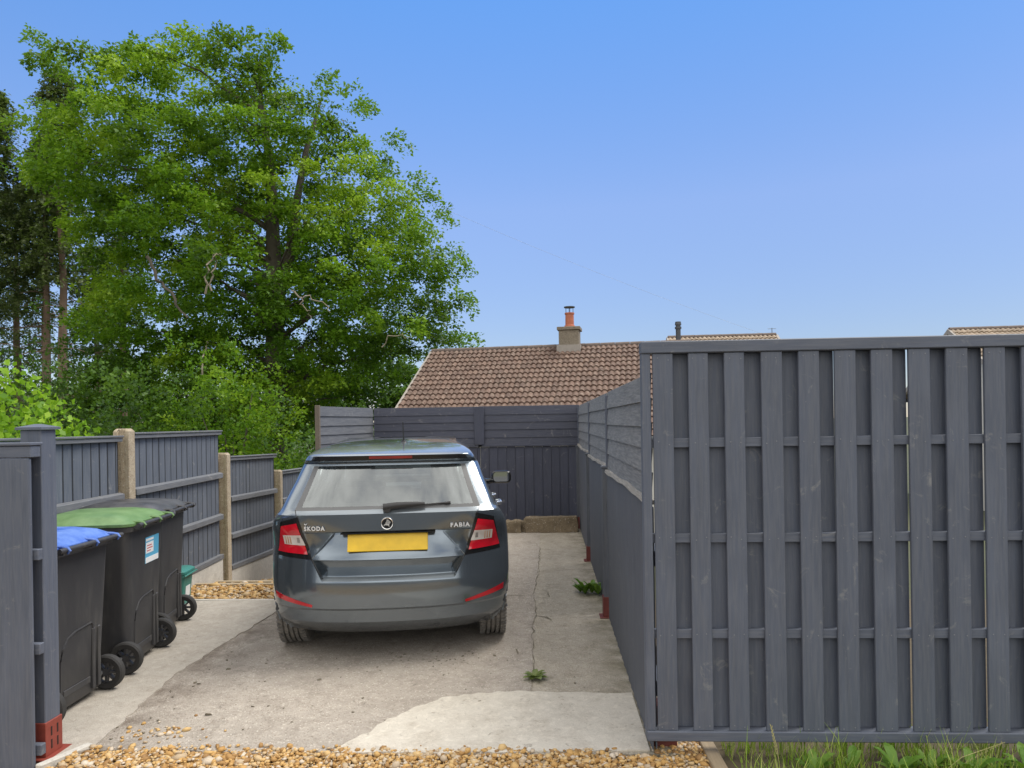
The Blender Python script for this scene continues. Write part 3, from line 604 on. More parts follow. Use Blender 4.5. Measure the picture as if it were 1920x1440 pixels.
def half_ring(h, inset=0.0):
    wd = itp(HW, h) - inset; D = cornD(h); n = cornN(h); vr = itp(HV, h) + inset; vf = itp(HF, h) - inset; out = []
    fw = [0, fcol[C0], fcol[C0+1], .735, 1.0]; hw_ = HWD(h)/wd; ft = [0, hw_, hw_+.010, .735, 1.0]      # one pair of columns follows the pressed edge
    for ci, f in enumerate(fcol):
        f = float(np.interp(f, fw, ft)); out.append((f*wd, rear(f*wd, h, inset, ci <= C0), h))
    DF = min(.5, (vf-vr)*.28); a, c = vr + D, vf - DF
    if c < a: a = c = (a+c)/2
    for k in range(NS):
        s_ = k/(NS-1); cr_ = 1 - .02*abs(2*s_-1)**3*(1 if h > .9 else 0); out.append((wd*cr_, a + (c-a)*s_, h))
    for k in range(1, NF+1):
        q = math.pi/2*k/NF; e_ = 2/2.6; out.append((wd*max(0, math.cos(q))**e_*.98, c + DF*(math.sin(q)**e_) + (0 if k < NF else 0), h))
    return out
ARC = (.30, .315)
AXF, AXR = 3.00, .63
def arch(p):
    u, v, h = p
    if h > .66 or abs(u) < .40: return p
    for ax in (AXR, AXF):
        d = math.hypot(v-ax, h-ARC[0])
        if d < ARC[1] and d > ARC[1]*.72: k = ARC[1]/d; return (u, ax+(v-ax)*k, max(.16, ARC[0]+(h-ARC[0])*k))
    return p
def in_arch(p): return abs(p[0]) > .40 and any(math.hypot(p[1]-ax, p[2]-ARC[0]) < ARC[1]*.995 for ax in (AXR, AXF))
def zone(hm, col):
    """which part a body cell belongs to"""
    if .98 < hm < 1.25:
        if col < NR and fcol[col] < .84: return 'frit' if fcol[col] > .77 or hm < .995 else 'rear'
        s_ = (col-NR)/(NS-1)
        if 1.0 < hm < 1.235 and (.15 < s_ < .47 or .52 < s_ < .93): return 'sideB' if s_ < .5 else 'sideF'
        if col > NR+NS+3: return 'front'
    if 1.283 < hm < 1.3165 and col < NR and fcol[min(col, NR-1)] < .90: return 'spoil'
    return 'body'
def shell(inset=0.0, hmin=0.0, keep=None):
    parts = {}
    rr = [h for h in rows if h >= hmin]; rings = []
    for h in rr:
        hr = half_ring(h, inset); rings.append(hr + [(-u, v, z) for u, v, z in hr[::-1][1:-1]])
    n = len(rings[0]); nh = NR+NS+NF
    def put(zn, pts):
        parts.setdefault(zn, ([], [], {}))
        vs, fs, mp = parts[zn]; idx = []
        for p in pts:
            k = tuple(round(c, 5) for c in p)
            if k not in mp: mp[k] = len(vs); vs.append(p)
            if mp[k] not in idx: idx.append(mp[k])
        if len(idx) > 2: fs.append(tuple(idx))
    for i in range(len(rr)-1):
        for j in range(n):
            j2 = (j+1) % n; pts = [rings[i][j], rings[i][j2], rings[i+1][j2], rings[i+1][j]]
            if inset == 0:
                if all(in_arch(p) for p in pts): continue
                pts = [arch(p) for p in pts]
            col = j if j < nh-1 else (n-1-j)
            put(zone((rr[i]+rr[i+1])/2, col), pts)
    put('body', rings[-1])
    return parts
def mesh_of(name, data, mat, parent, sharp=24, solid=0):
    me = bpy.data.meshes.new(name); me.from_pydata(data[0], [], data[1])
    bm = bmesh.new(); bm.from_mesh(me); bmesh.ops.remove_doubles(bm, verts=bm.verts, dist=2e-5); bmesh.ops.recalc_face_normals(bm, faces=bm.faces); bm.to_mesh(me); bm.free()
    me.polygons.foreach_set('use_smooth', [True]*len(me.polygons)); me.set_sharp_from_angle(angle=R(sharp))
    me.materials.append(mat); return link(name, me, parent)
q = NT('car_paint'); v = q.coord(); fl = q.noise(v, 900, 2); dirt = q.noise(v, 2.5, 3, .5)
hz = q.n('ShaderNodeSeparateXYZ'); q.l(v, hz.inputs[0])
lowd = q.math('MULTIPLY', q.mr(hz.outputs[2], .55, .18, 0, 1), q.mr(dirt, .3, .7, .3, 1))
gn = q.n('ShaderNodeNewGeometry'); gs = q.n('ShaderNodeSeparateXYZ'); q.l(gn.outputs['Normal'], gs.inputs[0])
dust_sheen = q.math('MULTIPLY', q.mr(gs.outputs[2], .55, .98), q.mr(dirt, .25, .7, .28, .5))  # upward faces paled: sky sheen put into the colour, with some dust
M_car = q.set(Base_Color=q.mix(dust_sheen, q.mix(q.math('MULTIPLY', lowd, .3), q.mix(fl, (.145,.182,.22), (.19,.225,.258)), (.17,.15,.125)), (.42,.42,.40)), Metallic=q.math('SUBTRACT', q.mr(lowd, 0, 1, .8, .45), dust_sheen),
              Roughness=q.math('ADD', q.mr(dirt, .3, .8, .15, .22), q.math('MULTIPLY', lowd, .12)))
q.b.inputs['Coat Weight'].default_value = 1.0; q.b.inputs['Coat Roughness'].default_value = .05
def glassmat(name, tint, lo, hi, rough=.015):
    q = NT(name); tr = q.n('ShaderNodeBsdfTransparent'); tr.inputs[0].default_value = tint + (1,)
    gl = q.n('ShaderNodeBsdfGlossy'); gl.inputs['Roughness'].default_value = rough; gl.inputs[0].default_value = (.92,.97,.97,1)
    lw = q.n('ShaderNodeLayerWeight'); lw.inputs[0].default_value = .35
    m = q.n('ShaderNodeMixShader'); q.l(q.mr(lw.outputs['Fresnel'], 0, .6, lo, hi), m.inputs[0]); q.l(tr.outputs[0], m.inputs[1]); q.l(gl.outputs[0], m.inputs[2]); q.l(m.outputs[0], q.out.inputs[0]); return q.m
M_glass = glassmat('window_glass', (.72,.79,.77), .24, .58)
M_sglass = glassmat('side_glass', (.35,.40,.39), .20, .7)
M_black = plain('gloss_black', (.012,.012,.013), .12, .1)
M_frit = plain('window_edge_black', (.11,.112,.114), .30, .1)
M_trim = plain('black_trim', (.022,.022,.023), .5, .2, 40)
M_lin = plain('cabin_lining', (.10,.10,.10), .85, .15)
M_seat = plain('seat_cloth', (.055,.055,.058), .9, .3, 20)
M_silver = plain('silver_lettering', (.72,.73,.74), .3, .05)
M_chrome = plain('chrome', (.86,.86,.86), .25, .05, metal=1.0)
M_plate = plain('yellow_plate', (.68,.44,.015), .4, .34, 9)
car = thing('parked_car', 'dark grey hatchback seen from behind, parked on the concrete driveway', 'car', (-1.005, 4.335, 0), R(8))
sh = shell()
body = mesh_of('body', sh['body'], M_car, car)
mesh_of('rear_spoiler', sh['spoil'], M_black, car)
rw = mesh_of('rear_window', sh['rear'], M_glass, car); mesh_of('window_border', sh['frit'], M_frit, car)
for zn in ('sideB', 'sideF'):
    for s in (-1, 1):
        vs, fs, _ = sh[zn]; keep = [f for f in fs if sum(vs[i][0] for i in f)*s > 0]
        mesh_of('side_window', (vs, keep), M_sglass, car)
mesh_of('windscreen', sh['front'], M_glass, car)
for o in [c for c in car.children if c.name.startswith(('side_window', 'windscreen'))]:
    bm = bmesh.new(); bm.from_mesh(o.data); bmesh.ops.delete(bm, geom=[v for v in bm.verts if not v.link_faces], context='VERTS'); bm.to_mesh(o.data); bm.free()
ins = shell(.035, .50); mesh_of('cabin_lining', ins['body'], M_lin, car)
SGN = (-1, 1)
def patch(b, rws, off=.004, nu=14, side=1, thick=0):
    """rws: list of (h, u_inner, u_outer); a skin lying on the rear of the body"""
    vs, fs = [], []
    for h, a, c in rws:
        for k in range(nu+1):
            u = a + (c-a)*k/nu; vs.append((side*u, rear(u, h) - off, h))
    for i in range(len(rws)-1):
        for k in range(nu):
            f = (i*(nu+1)+k, i*(nu+1)+k+1, (i+1)*(nu+1)+k+1, (i+1)*(nu+1)+k); fs.append(f if side > 0 else f[::-1])
    # rim back to the body
    m = len(rws)-1; loop = [k for k in range(nu+1)] + [i*(nu+1)+nu for i in range(1, m+1)] + [m*(nu+1)+k for k in range(nu-1, -1, -1)] + [i*(nu+1) for i in range(m-1, 0, -1)]
    o = len(vs); vs += [(vs[i][0], vs[i][1]+off+.006, vs[i][2]) for i in loop]; L_ = len(loop)
    for i in range(L_):
        f = (loop[i], loop[(i+1) % L_], o+(i+1) % L_, o+i); fs.append(f[::-1] if side > 0 else f)
    b.add(vs, fs)
def rows_between(p0, p1, n=10):      # quad given as (h, inner, outer) bottom and top
    return [tuple(p0[j] + (p1[j]-p0[j])*k/n for j in range(3)) for k in range(n+1)]
def quad4(ib, ob, it, ot, n=10):     # corners (u,h): sloping top and bottom edges allowed
    return [(ib[1]+(it[1]-ib[1])*k/n, ib, ob, it, ot, k/n) for k in range(n+1)]
def patchq(b, ib, ob, it, ot, off, side, nv=10, nu=14):
    vs, fs = [], []
    for j in range(nv+1):
        t_ = j/nv; A = Vector(ib).lerp(Vector(it), t_); B_ = Vector(ob).lerp(Vector(ot), t_)
        for k in range(nu+1):
            p = A.lerp(B_, k/nu); vs.append((side*p.x, rear(p.x, p.y) - off, p.y))
    for j in range(nv):
        for k in range(nu):
            f = (j*(nu+1)+k, j*(nu+1)+k+1, (j+1)*(nu+1)+k+1, (j+1)*(nu+1)+k); fs.append(f if side > 0 else f[::-1])
    m = nv; loop = [k for k in range(nu+1)] + [i*(nu+1)+nu for i in range(1, m+1)] + [m*(nu+1)+k for k in range(nu-1, -1, -1)] + [i*(nu+1) for i in range(m-1, 0, -1)]
    o = len(vs); vs += [(vs[i][0]*.999, vs[i][1]+off+.004, vs[i][2]) for i in loop]; n_ = len(loop)
    for i in range(n_):
        f = (loop[i], loop[(i+1) % n_], o+(i+1) % n_, o+i); fs.append(f[::-1] if side > 0 else f)
    b.add(vs, fs)
def lampmat(name, c, c2, emi=0):
    q = NT(name); v = q.coord(); n = q.vor(v, 55); n2 = q.noise(v, 9, 3)
    q.set(Base_Color=q.mix(q.math('MULTIPLY', q.mr(n2, .4, .65), .6), c, c2), Roughness=.12); q.b.inputs['Coat Weight'].default_value = 1; q.bump(n, .15, .002); return q.m
M_redl = lampmat('red_lens', (.62,.006,.022), (.33,.002,.012)); M_clear = lampmat('clear_lens', (.70,.68,.66), (.42,.36,.33)); M_amb = lampmat('amber_lens', (.45,.22,.12), (.62,.50,.42)); M_refl = lampmat('reflector_lens', (.55,.006,.018), (.36,.003,.01))
for s in SGN:
    b = MB(); patchq(b, (.484,.668), (.728,.684), (.566,.945), (.682,.912), .004, s); L0 = b.build('tail_lamp', M_black, car, sharp=40)
    b = MB(); patchq(b, (.512,.702), (.722,.712), (.574,.905), (.678,.885), .010, s); b.build('lens', M_redl, L0, sharp=40)
    b = MB(); patchq(b, (.526,.760), (.668,.764), (.552,.828), (.672,.824), .013, s); wl = b.build('reversing_light', M_clear, L0, sharp=40)
    b = MB()
    for k in range(3): a = .618 + k*.016; patchq(b, (a-.003,.768), (a+.006,.768), (a,.818), (a+.009,.818), .0145, s, 3, 2)
    b.build('indicator', M_amb, L0)
    b = MB(); patchq(b, (.556,.778), (.575,.778), (.56,.812), (.576,.812), .0145, s, 3, 3); b.build('bulb', plain('bulb_grey', (.25,.23,.22), .2, .4, 40), L0)
    b = MB(); patchq(b, (.488,.366), (.745,.408), (.484,.382), (.748,.448), .003, s); b.build('reflector', M_refl, car, sharp=40)
# dark lower edge and paint breaks
def hug(pts, off=.001): return [(u, rear(u, h) - off, h) for u, h in pts]
for s in SGN:
    for P, r_ in (([(.588,.985),(.575,.955),(.555,.93)], .0026), ([(.484,.668),(.47,.64),(.44,.585),(.417,.548)], .0028)):
        b = MB(); b.tube(hug([(s*u, h) for u, h in P]), r_, 6); b.build('panel_gap', M_trim, car, sharp=60)
    for v0 in (.98, 1.72):
        b = MB(); b.tube([(s*(itp(HW,h)+.0005), v0 + (.02 if h < .6 else 0), h) for h in (.34,.5,.66,.8,.9,.96)], .0028, 6); b.build('panel_gap', M_trim, car, sharp=60)
b = MB(); n = 30
vs = []
for k in range(n+1):
    u = -.80 + 1.6*k/n; vs += [(u, rear(u,.20)+.004, .20), (u, rear(u,.20)+.30, .195)]
b.add(vs, [(2*k, 2*k+1, 2*k+3, 2*k+2) for k in range(n)]); b.box(-.62, .62, .45, 3.6, .17, .24); b.build('underbody', M_trim, car)
b = MB()
for s in SGN:
    for ax in (AXR, AXF):
        b = MB()
        A_ = [R(a) for a in range(0, 181, 9)]; vs = [(s*x_, ax+.33*math.cos(a), .30+.33*math.sin(a)) for x_ in (.48, .765) for a in A_]; n_ = len(A_)
        b.add(vs, [(k, k+1, n_+k+1, n_+k) for k in range(n_-1)]); b.build('wheel_arch', M_trim, car, sharp=50)
# wheels
q = NT('tyre'); v = q.coord(); M_tyr = q.set(Base_Color=q.mix(q.mr(q.noise(v, 25, 6, .7), .35, .7), (.10,.095,.088), (.23,.21,.185)), Roughness=.85)
wv_ = q.n('ShaderNodeTexWave', wave_type='RINGS', rings_direction='X'); q.bump(q.noise(v, 70, 3), .4, .004)
for ax in (AXR, AXF):
    for s in SGN:
        Mx = Matrix.Translation((s*.685, ax, .30)) @ Matrix.Rotation(R(90), 4, 'Y')
        prof = [(.195,-.085),(.24,-.095),(.275,-.092),(.292,-.080)]
        for z0 in (-.048, -.017, .014, .045): prof += [(.2985,z0-.012),(.2985,z0-.006),(.284,z0-.005),(.284,z0+.005),(.2985,z0+.006)]
        prof += [(.2985,.068),(.292,.080),(.275,.092),(.24,.095),(.195,.085),(.185,0)]
        b = MB(); b.lathe(prof, 72, Mx, closed=True)
        # sipes across the shoulders
        for k in range(60):
            q_ = R(6*k)
            for z0, z1 in ((-.090,-.056), (-.042,-.022), (.020,.040), (.054,.090)): 
                M2 = Mx @ Matrix.Rotation(q_, 4, 'Z'); b.box(.284, .3025, -.010, .004, z0, z1, M2)
        wh = b.build('wheel', M_tyr, car, sharp=30)
        b = MB(); b.lathe([(.0,.05*s),(.05,.055*s),(.06,.04*s),(.18,.045*s),(.195,.08*s),(.198,-.08*s),(.18,-.08*s),(.17,.02*s),(.0,.02*s)], 36, Mx)
        b.build('rim', plain('alloy', (.45,.46,.47), .3, .1, metal=.9), wh, sharp=40)
# number plate (blank: its characters are blurred in the photograph)
Mp = Matrix.Translation((-.003, .058, .769)) @ Matrix.Rotation(R(-20), 4, 'X')
b = MB(); b.box(-.254, .254, -.008, .0, -.056, .056, Mp); b.build('number_plate', M_plate, car, bevel=.004, seg=2)
b = MB(); b.box(-.30, .30, .048, .085, .827, .835); b.build('plate_light_strip', M_black, car)
# lettering and round badge
def text(name, body_, h_, u0, u1, z, mat, vy):
    cu = bpy.data.curves.new(name, 'FONT'); cu.body = body_; cu.size = h_; cu.extrude = .0015; cu.space_character = 1.25; cu.align_x = 'CENTER'; cu.offset = .0012
    o = bpy.data.objects.new('tmp', cu); C.objects.link(o); bpy.context.view_layer.update()
    me = bpy.data.meshes.new_from_object(o.evaluated_get(bpy.context.evaluated_depsgraph_get())); bpy.data.objects.remove(o)
    xs_ = [v_.co.x for v_ in me.vertices]; k = (u1-u0)/(max(xs_)-min(xs_)); mid = (max(xs_)+min(xs_))/2
    for v_ in me.vertices:
        x, y, zz = v_.co; u = (u0+u1)/2 + (x-mid)*k; hh = z + y; v_.co = (u, rear(u, hh) - .010 - zz, hh)
    me.name = name; me.materials.append(mat); me.update(); return link(name, me, car)
text('lettering', 'SKODA', .037, -.525, -.395, .858, M_silver, 0)
b = MB()
for x0 in (-.5225, -.5075): b.tube(hug([(x0, .902), (-.5145, .894)], .011), .002, 5)
b.build('caron', M_silver, bpy.data.objects['lettering'])
text('lettering', 'FABIA', .037, .398, .522, .858, M_silver, 0)
Mb = Matrix.Translation((-.004, .034, .893)) @ Matrix.Rotation(R(90), 4, 'X')
b = MB(); b.lathe([(.0,.002),(.033,.002),(.034,-.006),(.0,-.008)], 40, Mb); bd = b.build('badge', M_black, car, sharp=40)
b = MB(); b.lathe([(.033,.0),(.0335,.006),(.037,.007),(.0395,.004),(.0395,-.006),(.033,-.006)], 40, Mb, closed=True); b.build('ring', M_chrome, bd, sharp=40)
b = MB()      # winged arrow
for poly in ([(-.024,-.019),(-.012,-.010),(.004,-.012),(.016,-.022),(.012,-.008),(.020,.002),(.006,.000),(-.006,.004),(-.018,-.006)],
             [(-.012,.004),(.0,.006),(.012,.004),(.024,.008),(.020,.012),(.006,.011),(-.004,.010)],
             [(-.008,.011),(.004,.014),(.018,.015),(.012,.020),(.0,.018)], [(-.003,.019),(.010,.022),(.003,.026),(-.002,.024)]):
    b.prism(poly, .003, .0062, Mb)
b.build('emblem', M_chrome, bd, sharp=40)
# high brake light, wiper, aerial
b = MB(); patchq(b, (-.135,1.294), (.15,1.294), (-.135,1.312), (.15,1.312), .004, 1, 3, 12); b.build('brake_light', lampmat('dark_red_lens', (.24,.008,.012), (.14,.003,.008)), car, sharp=40)
b = MB(); pw = lambda u, h, o: (u, rear(u, h)-o, h)
b.tube([pw(-.03,.994,.028), pw(.06,1.004,.03), pw(.16,1.008,.03), pw(.235,1.009,.028)], [.023,.021,.017,.011], 10); b.tube([pw(-.005,.985,.0), pw(-.005,.985,.034)], .026, 12)
wp = b.build('wiper', M_trim, car, sharp=40)
b = MB(); b.tube([pw(.03,.992,.012), pw(.2,1.000,.012), pw(.375,1.010,.012)], .006, 6); b.tube([pw(.365,1.008,.012), pw(.40,1.011,.012)], .010, 6); b.build('blade', M_trim, wp, sharp=40)
b = MB(); b.tube([(.06,.80,1.378),(.06,.80,1.392),(.06,.79,1.405)], [.03,.022,.009], 10); b.tube([(.06,.79,1.405),(.06,.72,1.54)], [.0065,.004], 6); b.build('aerial', M_trim, car, sharp=40)
# door mirrors and handles
for s in SGN:
    b = MB(); Mm = Matrix.Translation((s*.905, 2.40, .985)); rg = []
    for y, sx, sz in ((-.035,.088,.052),(-.02,.098,.062),(.03,.092,.058),(.075,.07,.042),(.10,.03,.02)):
        rg.append([(x*1, y, z) for x, z, _ in [(p[0], p[1], 0) for p in rrect(-sx, sx, -sz, sz, 0, min(sx, sz)*.75)]])
    b.loft(rg, Mm); b.tube([(s*.705, 2.44, .945), (s*.78, 2.44, .94), (s*.84, 2.42, .955)], [.03,.026,.03], 8); mr_ = b.build('door_mirror', M_black, car, sharp=40)
    b = MB(); b.loft([rrect(-.078,.078,-.046,.046,0,.03), rrect(-.078,.078,-.046,.046,.003,.03)], Matrix.Translation((s*.905, 2.363, .987)) @ Matrix.Rotation(R(90), 4, 'X')); b.build('mirror_glass', plain('mirror', (.55,.57,.58), .03, .02, metal=1.0), mr_)
    for v0, h0 in ((1.25,.86), (2.0,.84)):
        b = MB(); wd = itp(HW, h0); b.tube([(s*(wd-.004), v0, h0), (s*(wd+.034), v0+.02, h0+.004), (s*(wd+.036), v0+.16, h0+.004), (s*(wd-.004), v0+.18, h0)], [.012,.016,.016,.012], 8); b.build('door_handle', M_chrome if s > 0 else M_car, car, sharp=40)
# headlamps and grille at the unseen front
for s in SGN:
    b = MB(); b.loft([rrect(-.16,.16,-.06,.06,0,.04), rrect(-.14,.14,-.05,.05,.03,.04)], Matrix.Translation((s*.52, 3.70, .62)) @ Matrix.Rotation(R(-90), 4, 'X') @ Matrix.Rotation(R(-s*28), 4, 'Y')); b.build('headlamp', M_clear, car, sharp=40)
b = MB(); b.loft([rrect(-.34,.34,-.07,.07,0,.03), rrect(-.33,.33,-.06,.06,.03,.03)], Matrix.Translation((0, 3.80, .60)) @ Matrix.Rotation(R(-90), 4, 'X')); b.build('grille', M_trim, car, sharp=40)
# seats inside
def seat(x, y, wd, back_h):
    b = MB(); b.loft([rrect(x-wd, x+wd, y-.05, y+.5, .38, .06), rrect(x-wd, x+wd, y-.05, y+.5, .50, .08)])
    b.loft([rrect(x-wd, x+wd, y-.02, y+.11, .45, .05), rrect(x-wd*.98, x+wd*.98, y-.10, y+.02, .80, .05), rrect(x-wd*.85, x+wd*.85, y-.16, y-.06, back_h, .04)])
    return b
for x in (-.36, .36):
    b = seat(x, 1.75, .24, 1.03); b.loft([rrect(x-.13, x+.13, 1.56, 1.65, 1.05, .04), rrect(x-.12, x+.12, 1.55, 1.63, 1.20, .04)]); b.build('seat', M_seat, car, sharp=50)
b = seat(0, .95, .56, .93)
for x in (-.34, 0, .34): b.loft([rrect(x-.12, x+.12, .75, .83, .94, .035), rrect(x-.11, x+.11, .745, .81, 1.06, .035)])
b.build('rear_seat', M_seat, car, sharp=50)
b = MB(); b.box(-.58, .58, .42, .78, .86, .875); b.build('parcel_shelf', M_seat, car)
b = MB(); b.box(-.60, .60, 2.3, 2.75, .72, .93); b.build('dashboard', M_seat, car, bevel=.03)
b = MB(); b.tube([(.30, .13, .222), (.30, .40, .222)], .024, 14); b.build('exhaust', M_trim, car, sharp=40)

# ------------------------------------------------------------------ bungalows beyond the fence
q = NT('roof_tiles'); v = q.coord(); r = q.rnd(); n1 = q.noise(v, 2.2, 6, .65); n2 = q.noise(v, 30, 5, .7)
c = q.mix(r, (.062,.032,.022), (.150,.088,.062)); c = q.mix(q.mr(q.noise(v, 9, 6, .75), .50, .66, 0, .6), c, (.31,.25,.20)); c = q.mix(q.mr(n2, .48, .68, 0, .5), c, (.26,.20,.16)); c = q.mix(q.mr(n1, .55, .75, 0, .55), c, (.12,.075,.06))
M_tile = q.set(Base_Color=c, Roughness=.85); q.bump(n2, .4, .01)
q = NT('roof_tiles_buff'); v = q.coord(); r = q.rnd()
M_tile2 = q.set(Base_Color=q.mix(r, (.22,.17,.12), (.38,.30,.22)), Roughness=.85)
M_ridge = plain('ridge_tile', (.13,.10,.085), .85, .3, 6); M_render = plain('pale_render', (.55,.53,.49), .85, .1, 6); M_verge = plain('verge_mortar', (.30,.27,.24), .8, .2, 14)
M_chst = concrete('chimney_stone', (.16,.135,.10), (.24,.20,.15), (.08,.065,.045), .5, .8)
M_pot = plain('clay_pot', (.42,.135,.075), .7, .2, 9); M_lead = plain('dark_metal', (.055,.06,.068), .5, .2, 12)
def bungalow(label, A, ang, W, pitch, slope, tile, zground=-1.5, wave=.155):
    """A = left end of the ridge; local x along the ridge, local -y down the near slope"""
    t = thing('bungalow', label, 'house', (A[0], A[1], zground), R(ang)); zr = A[2] - zground
    cp, sp = math.cos(R(pitch)), math.sin(R(pitch)); gauge = .30; nr_ = int(slope/gauge)
    rf = MB(); nseg = 8; ncol = int(W/wave)
    for side in (-1, 1):
        for k in range(nr_):
            s0, s1 = k*gauge, (k+1)*gauge + .03
            if side > 0 and k % 1: continue
            jit = random.uniform(-.01, .01)
            for cidx in range(ncol):
                a = cidx*wave + jit; r_ = random.random()*.5 + (.5*random.random() if (cidx//2) % 2 else .4*random.random()); lift = random.uniform(0, .006)
                vs = []
                for e_ in range(nseg+1):
                    x = a + wave*e_/nseg; hgt = .045*max(0, math.sin(math.pi*e_/nseg))**1.2
                    for s_, up in ((s0, .004), (s1, .044+lift), (s1, .006)):
                        hh = up + (hgt if up != .006 else 0)
                        vs.append((min(W, max(0, x)), side*(s_*cp + hh*sp), zr - s_*sp + hh*cp))
                fs = []
                for e_ in range(nseg):
                    o = e_*3; fs += [(o, o+1, o+4, o+3) if side < 0 else (o+3, o+4, o+1, o), (o+1, o+2, o+5, o+4)]
                rf.add(vs, fs, rnd=r_)
    roof = rf.build('roof', tile, t)
    L = nr_*gauge; ze = zr - L*sp; ye = L*cp
    b = MB()
    nrg = int(W/.45)
    for i in range(nrg): b.tube([(i*W/nrg, 0, zr+.015), ((i+1)*W/nrg-.012, 0, zr+.02)], .085, 10)
    b.build('ridge', M_ridge, roof, sharp=40)
    b = MB()
    for x0, x1 in ((-.05, .03), (W-.03, W+.05)):
        b = MB()
        for s in (-1, 1): b.hexa([(x0, s*0, zr-.12), (x1, s*0, zr-.12), (x1, s*ye, ze-.12), (x0, s*ye, ze-.12), (x0, 0, zr+.045), (x1, 0, zr+.045), (x1, s*ye, ze+.045), (x0, s*ye, ze+.045)])
        b.build('verge', M_verge, roof)
    b = MB(); yw = ye - .35; b.prism([(-yw, 0), (yw, 0), (yw, ze+.3-.12), (0, zr-.14), (-yw, ze+.3-.12)], .18, W-.18, Matrix(((0,0,1,0),(1,0,0,0),(0,1,0,0),(0,0,0,1)))); b.build('wall', M_render, t)
    b = MB()
    for s in (-1, 1): b.tube([(-.05, s*(ye+.05), ze-.02), (W+.05, s*(ye+.05), ze-.02)], .06, 8)
    b.build('gutter', M_lead, t)
    return t, zr
t, zr = bungalow('bungalow with red brown tiled roof and a clay chimney pot behind the back fence', (-3.604, 22.2, 3.80), -8.5, 8.1, 30, 5.4, M_tile)
b = MB(); b.box(4.15, 4.76, -.30, .30, zr-.3, zr+.50); b.box(4.10, 4.81, -.35, .35, zr+.50, zr+.60); ch = b.build('chimney', M_chst, t, bevel=.01)
b = MB(); b.lathe([(.0,.60),(.17,.60),(.165,.66),(.135,.68),(.13,1.0),(.15,1.02),(.15,1.06),(.10,1.06),(.0,1.0)], 24, Matrix.Translation((4.46, 0, zr))); b.build('chimney_pot', M_pot, ch, sharp=40)
b = MB(); b.lathe([(.0,1.22),(.17,1.22),(.17,1.25),(.0,1.27)], 20, Matrix.Translation((4.46, 0, zr)))
for a in range(4): b.tube([(4.46+.11*math.cos(R(90*a)), .11*math.sin(R(90*a)), zr+1.03), (4.46+.11*math.cos(R(90*a)), .11*math.sin(R(90*a)), zr+1.23)], .01, 5)
b.build('cowl', M_lead, ch, sharp=40)
b = MB(); b.box(4.09, 4.82, -.38, .38, zr-.22, zr+.04); b.build('flashing', M_verge, ch)
b = MB(); b.tube([(7.75, .55, zr-.6), (7.75, .55, zr+.62)], .075, 12); b.tube([(7.75, .55, zr+.50), (7.75, .55, zr+.56)], .10, 12); b.tube([(7.75, .55, zr+.62), (7.75, .55, zr+.72)], [.10, .085], 12); b.build('flue', M_lead, t, sharp=40)
t2, z2 = bungalow('second bungalow with only its buff tiled ridge showing above the big panel', (4.6, 26.0, 4.52), -3, 3.9, 30, 4.5, M_tile2)
b = MB(); b.tube([(3.75, 0, z2), (3.75, 0, z2+.28)], .012, 6); b.tube([(3.6, 0, z2+.25), (3.9, 0, z2+.25)], .008, 5); b.build('aerial', M_lead, t2)
bungalow('third bungalow with pale gable edge and tiled roof at the far right', (13.62, 24.0, 4.36), -4, 9.0, 30, 4.5, M_tile2)
b = MB(); p0, p1 = Vector((-7.5, 25, 11.2)), Vector((8.3, 25.9, 4.5)); pts = []
for k in range(25):
    s_ = k/24; p = p0.lerp(p1, s_); p.z -= .5*4*s_*(1-s_)*.5; pts.append(p)
b.tube(pts, .0035, 4); tag(b.build('overhead_wire', plain('wire_grey', (.30,.34,.40))), 'thin overhead wire sloping across the sky from the big tree', 'wire')

# ------------------------------------------------------------------ trees and plants
def unit(a): return a/np.maximum(np.linalg.norm(a, axis=-1, keepdims=True), 1e-9)
def leaf_quads(P, fwd, nrm, ln, wd, curl=.12):
    """pointed leaf as one bent quad: base, side, tip, side"""
    fwd = unit(fwd); side = unit(np.cross(nrm, fwd)); nrm = np.cross(fwd, side)
    ln = ln[:, None]; wd = wd[:, None]
    return np.stack([P, P + fwd*ln*.45 + side*wd*.5 + nrm*ln*curl, P + fwd*ln, P + fwd*ln*.45 - side*wd*.5 + nrm*ln*curl], 1)
def sprays(centres, dirs, tint, per, length, width, lsz, droop=.25, flat=.16, seed=1):
    """fans of leaves in loose layers along short twigs"""
    g = np.random.default_rng(seed); n = len(centres); N = n*per
    c = np.repeat(centres, per, 0); d = np.repeat(unit(dirs), per, 0)
    s = g.uniform(0, 1, N); up = np.array([0, 0, 1.0]); sd = unit(np.cross(d, up) + 1e-6); nr = np.cross(sd, d)
    Ls = np.repeat(g.uniform(.6, 1.3, n)*length, per)
    w_ = (g.uniform(-1, 1, N))*width*(1 - .75*s)*np.repeat(g.uniform(.6, 1.3, n), per)
    P = c + d*(s*Ls)[:, None] + sd*w_[:, None] + nr*(g.normal(0, flat, N))[:, None]; P[:, 2] -= droop*(s**2)*Ls + .25*np.abs(w_)*droop
    f = d*.6 + sd*(np.sign(w_)*.7)[:, None] + g.normal(0, .45, (N, 3)); f[:, 2] -= .3
    nn = nr + g.normal(0, .55, (N, 3))
    l_ = lsz*g.uniform(.6, 1.35, N); V = leaf_quads(P, f, nn, l_, l_*g.uniform(.5, .75, N))
    return V, np.clip(np.repeat(tint, per)*.72 + g.uniform(0, .28, N), 0, 1)
def in_poly(x, z, poly):
    px, pz = np.array(poly).T; ins = np.zeros(len(x), bool); j = len(px)-1
    for i in range(len(px)):
        k = ((pz[i] > z) != (pz[j] > z)) & (x < (px[j]-px[i])*(z-pz[i])/(pz[j]-pz[i]+1e-12)+px[i]); ins ^= k; j = i
    return ins
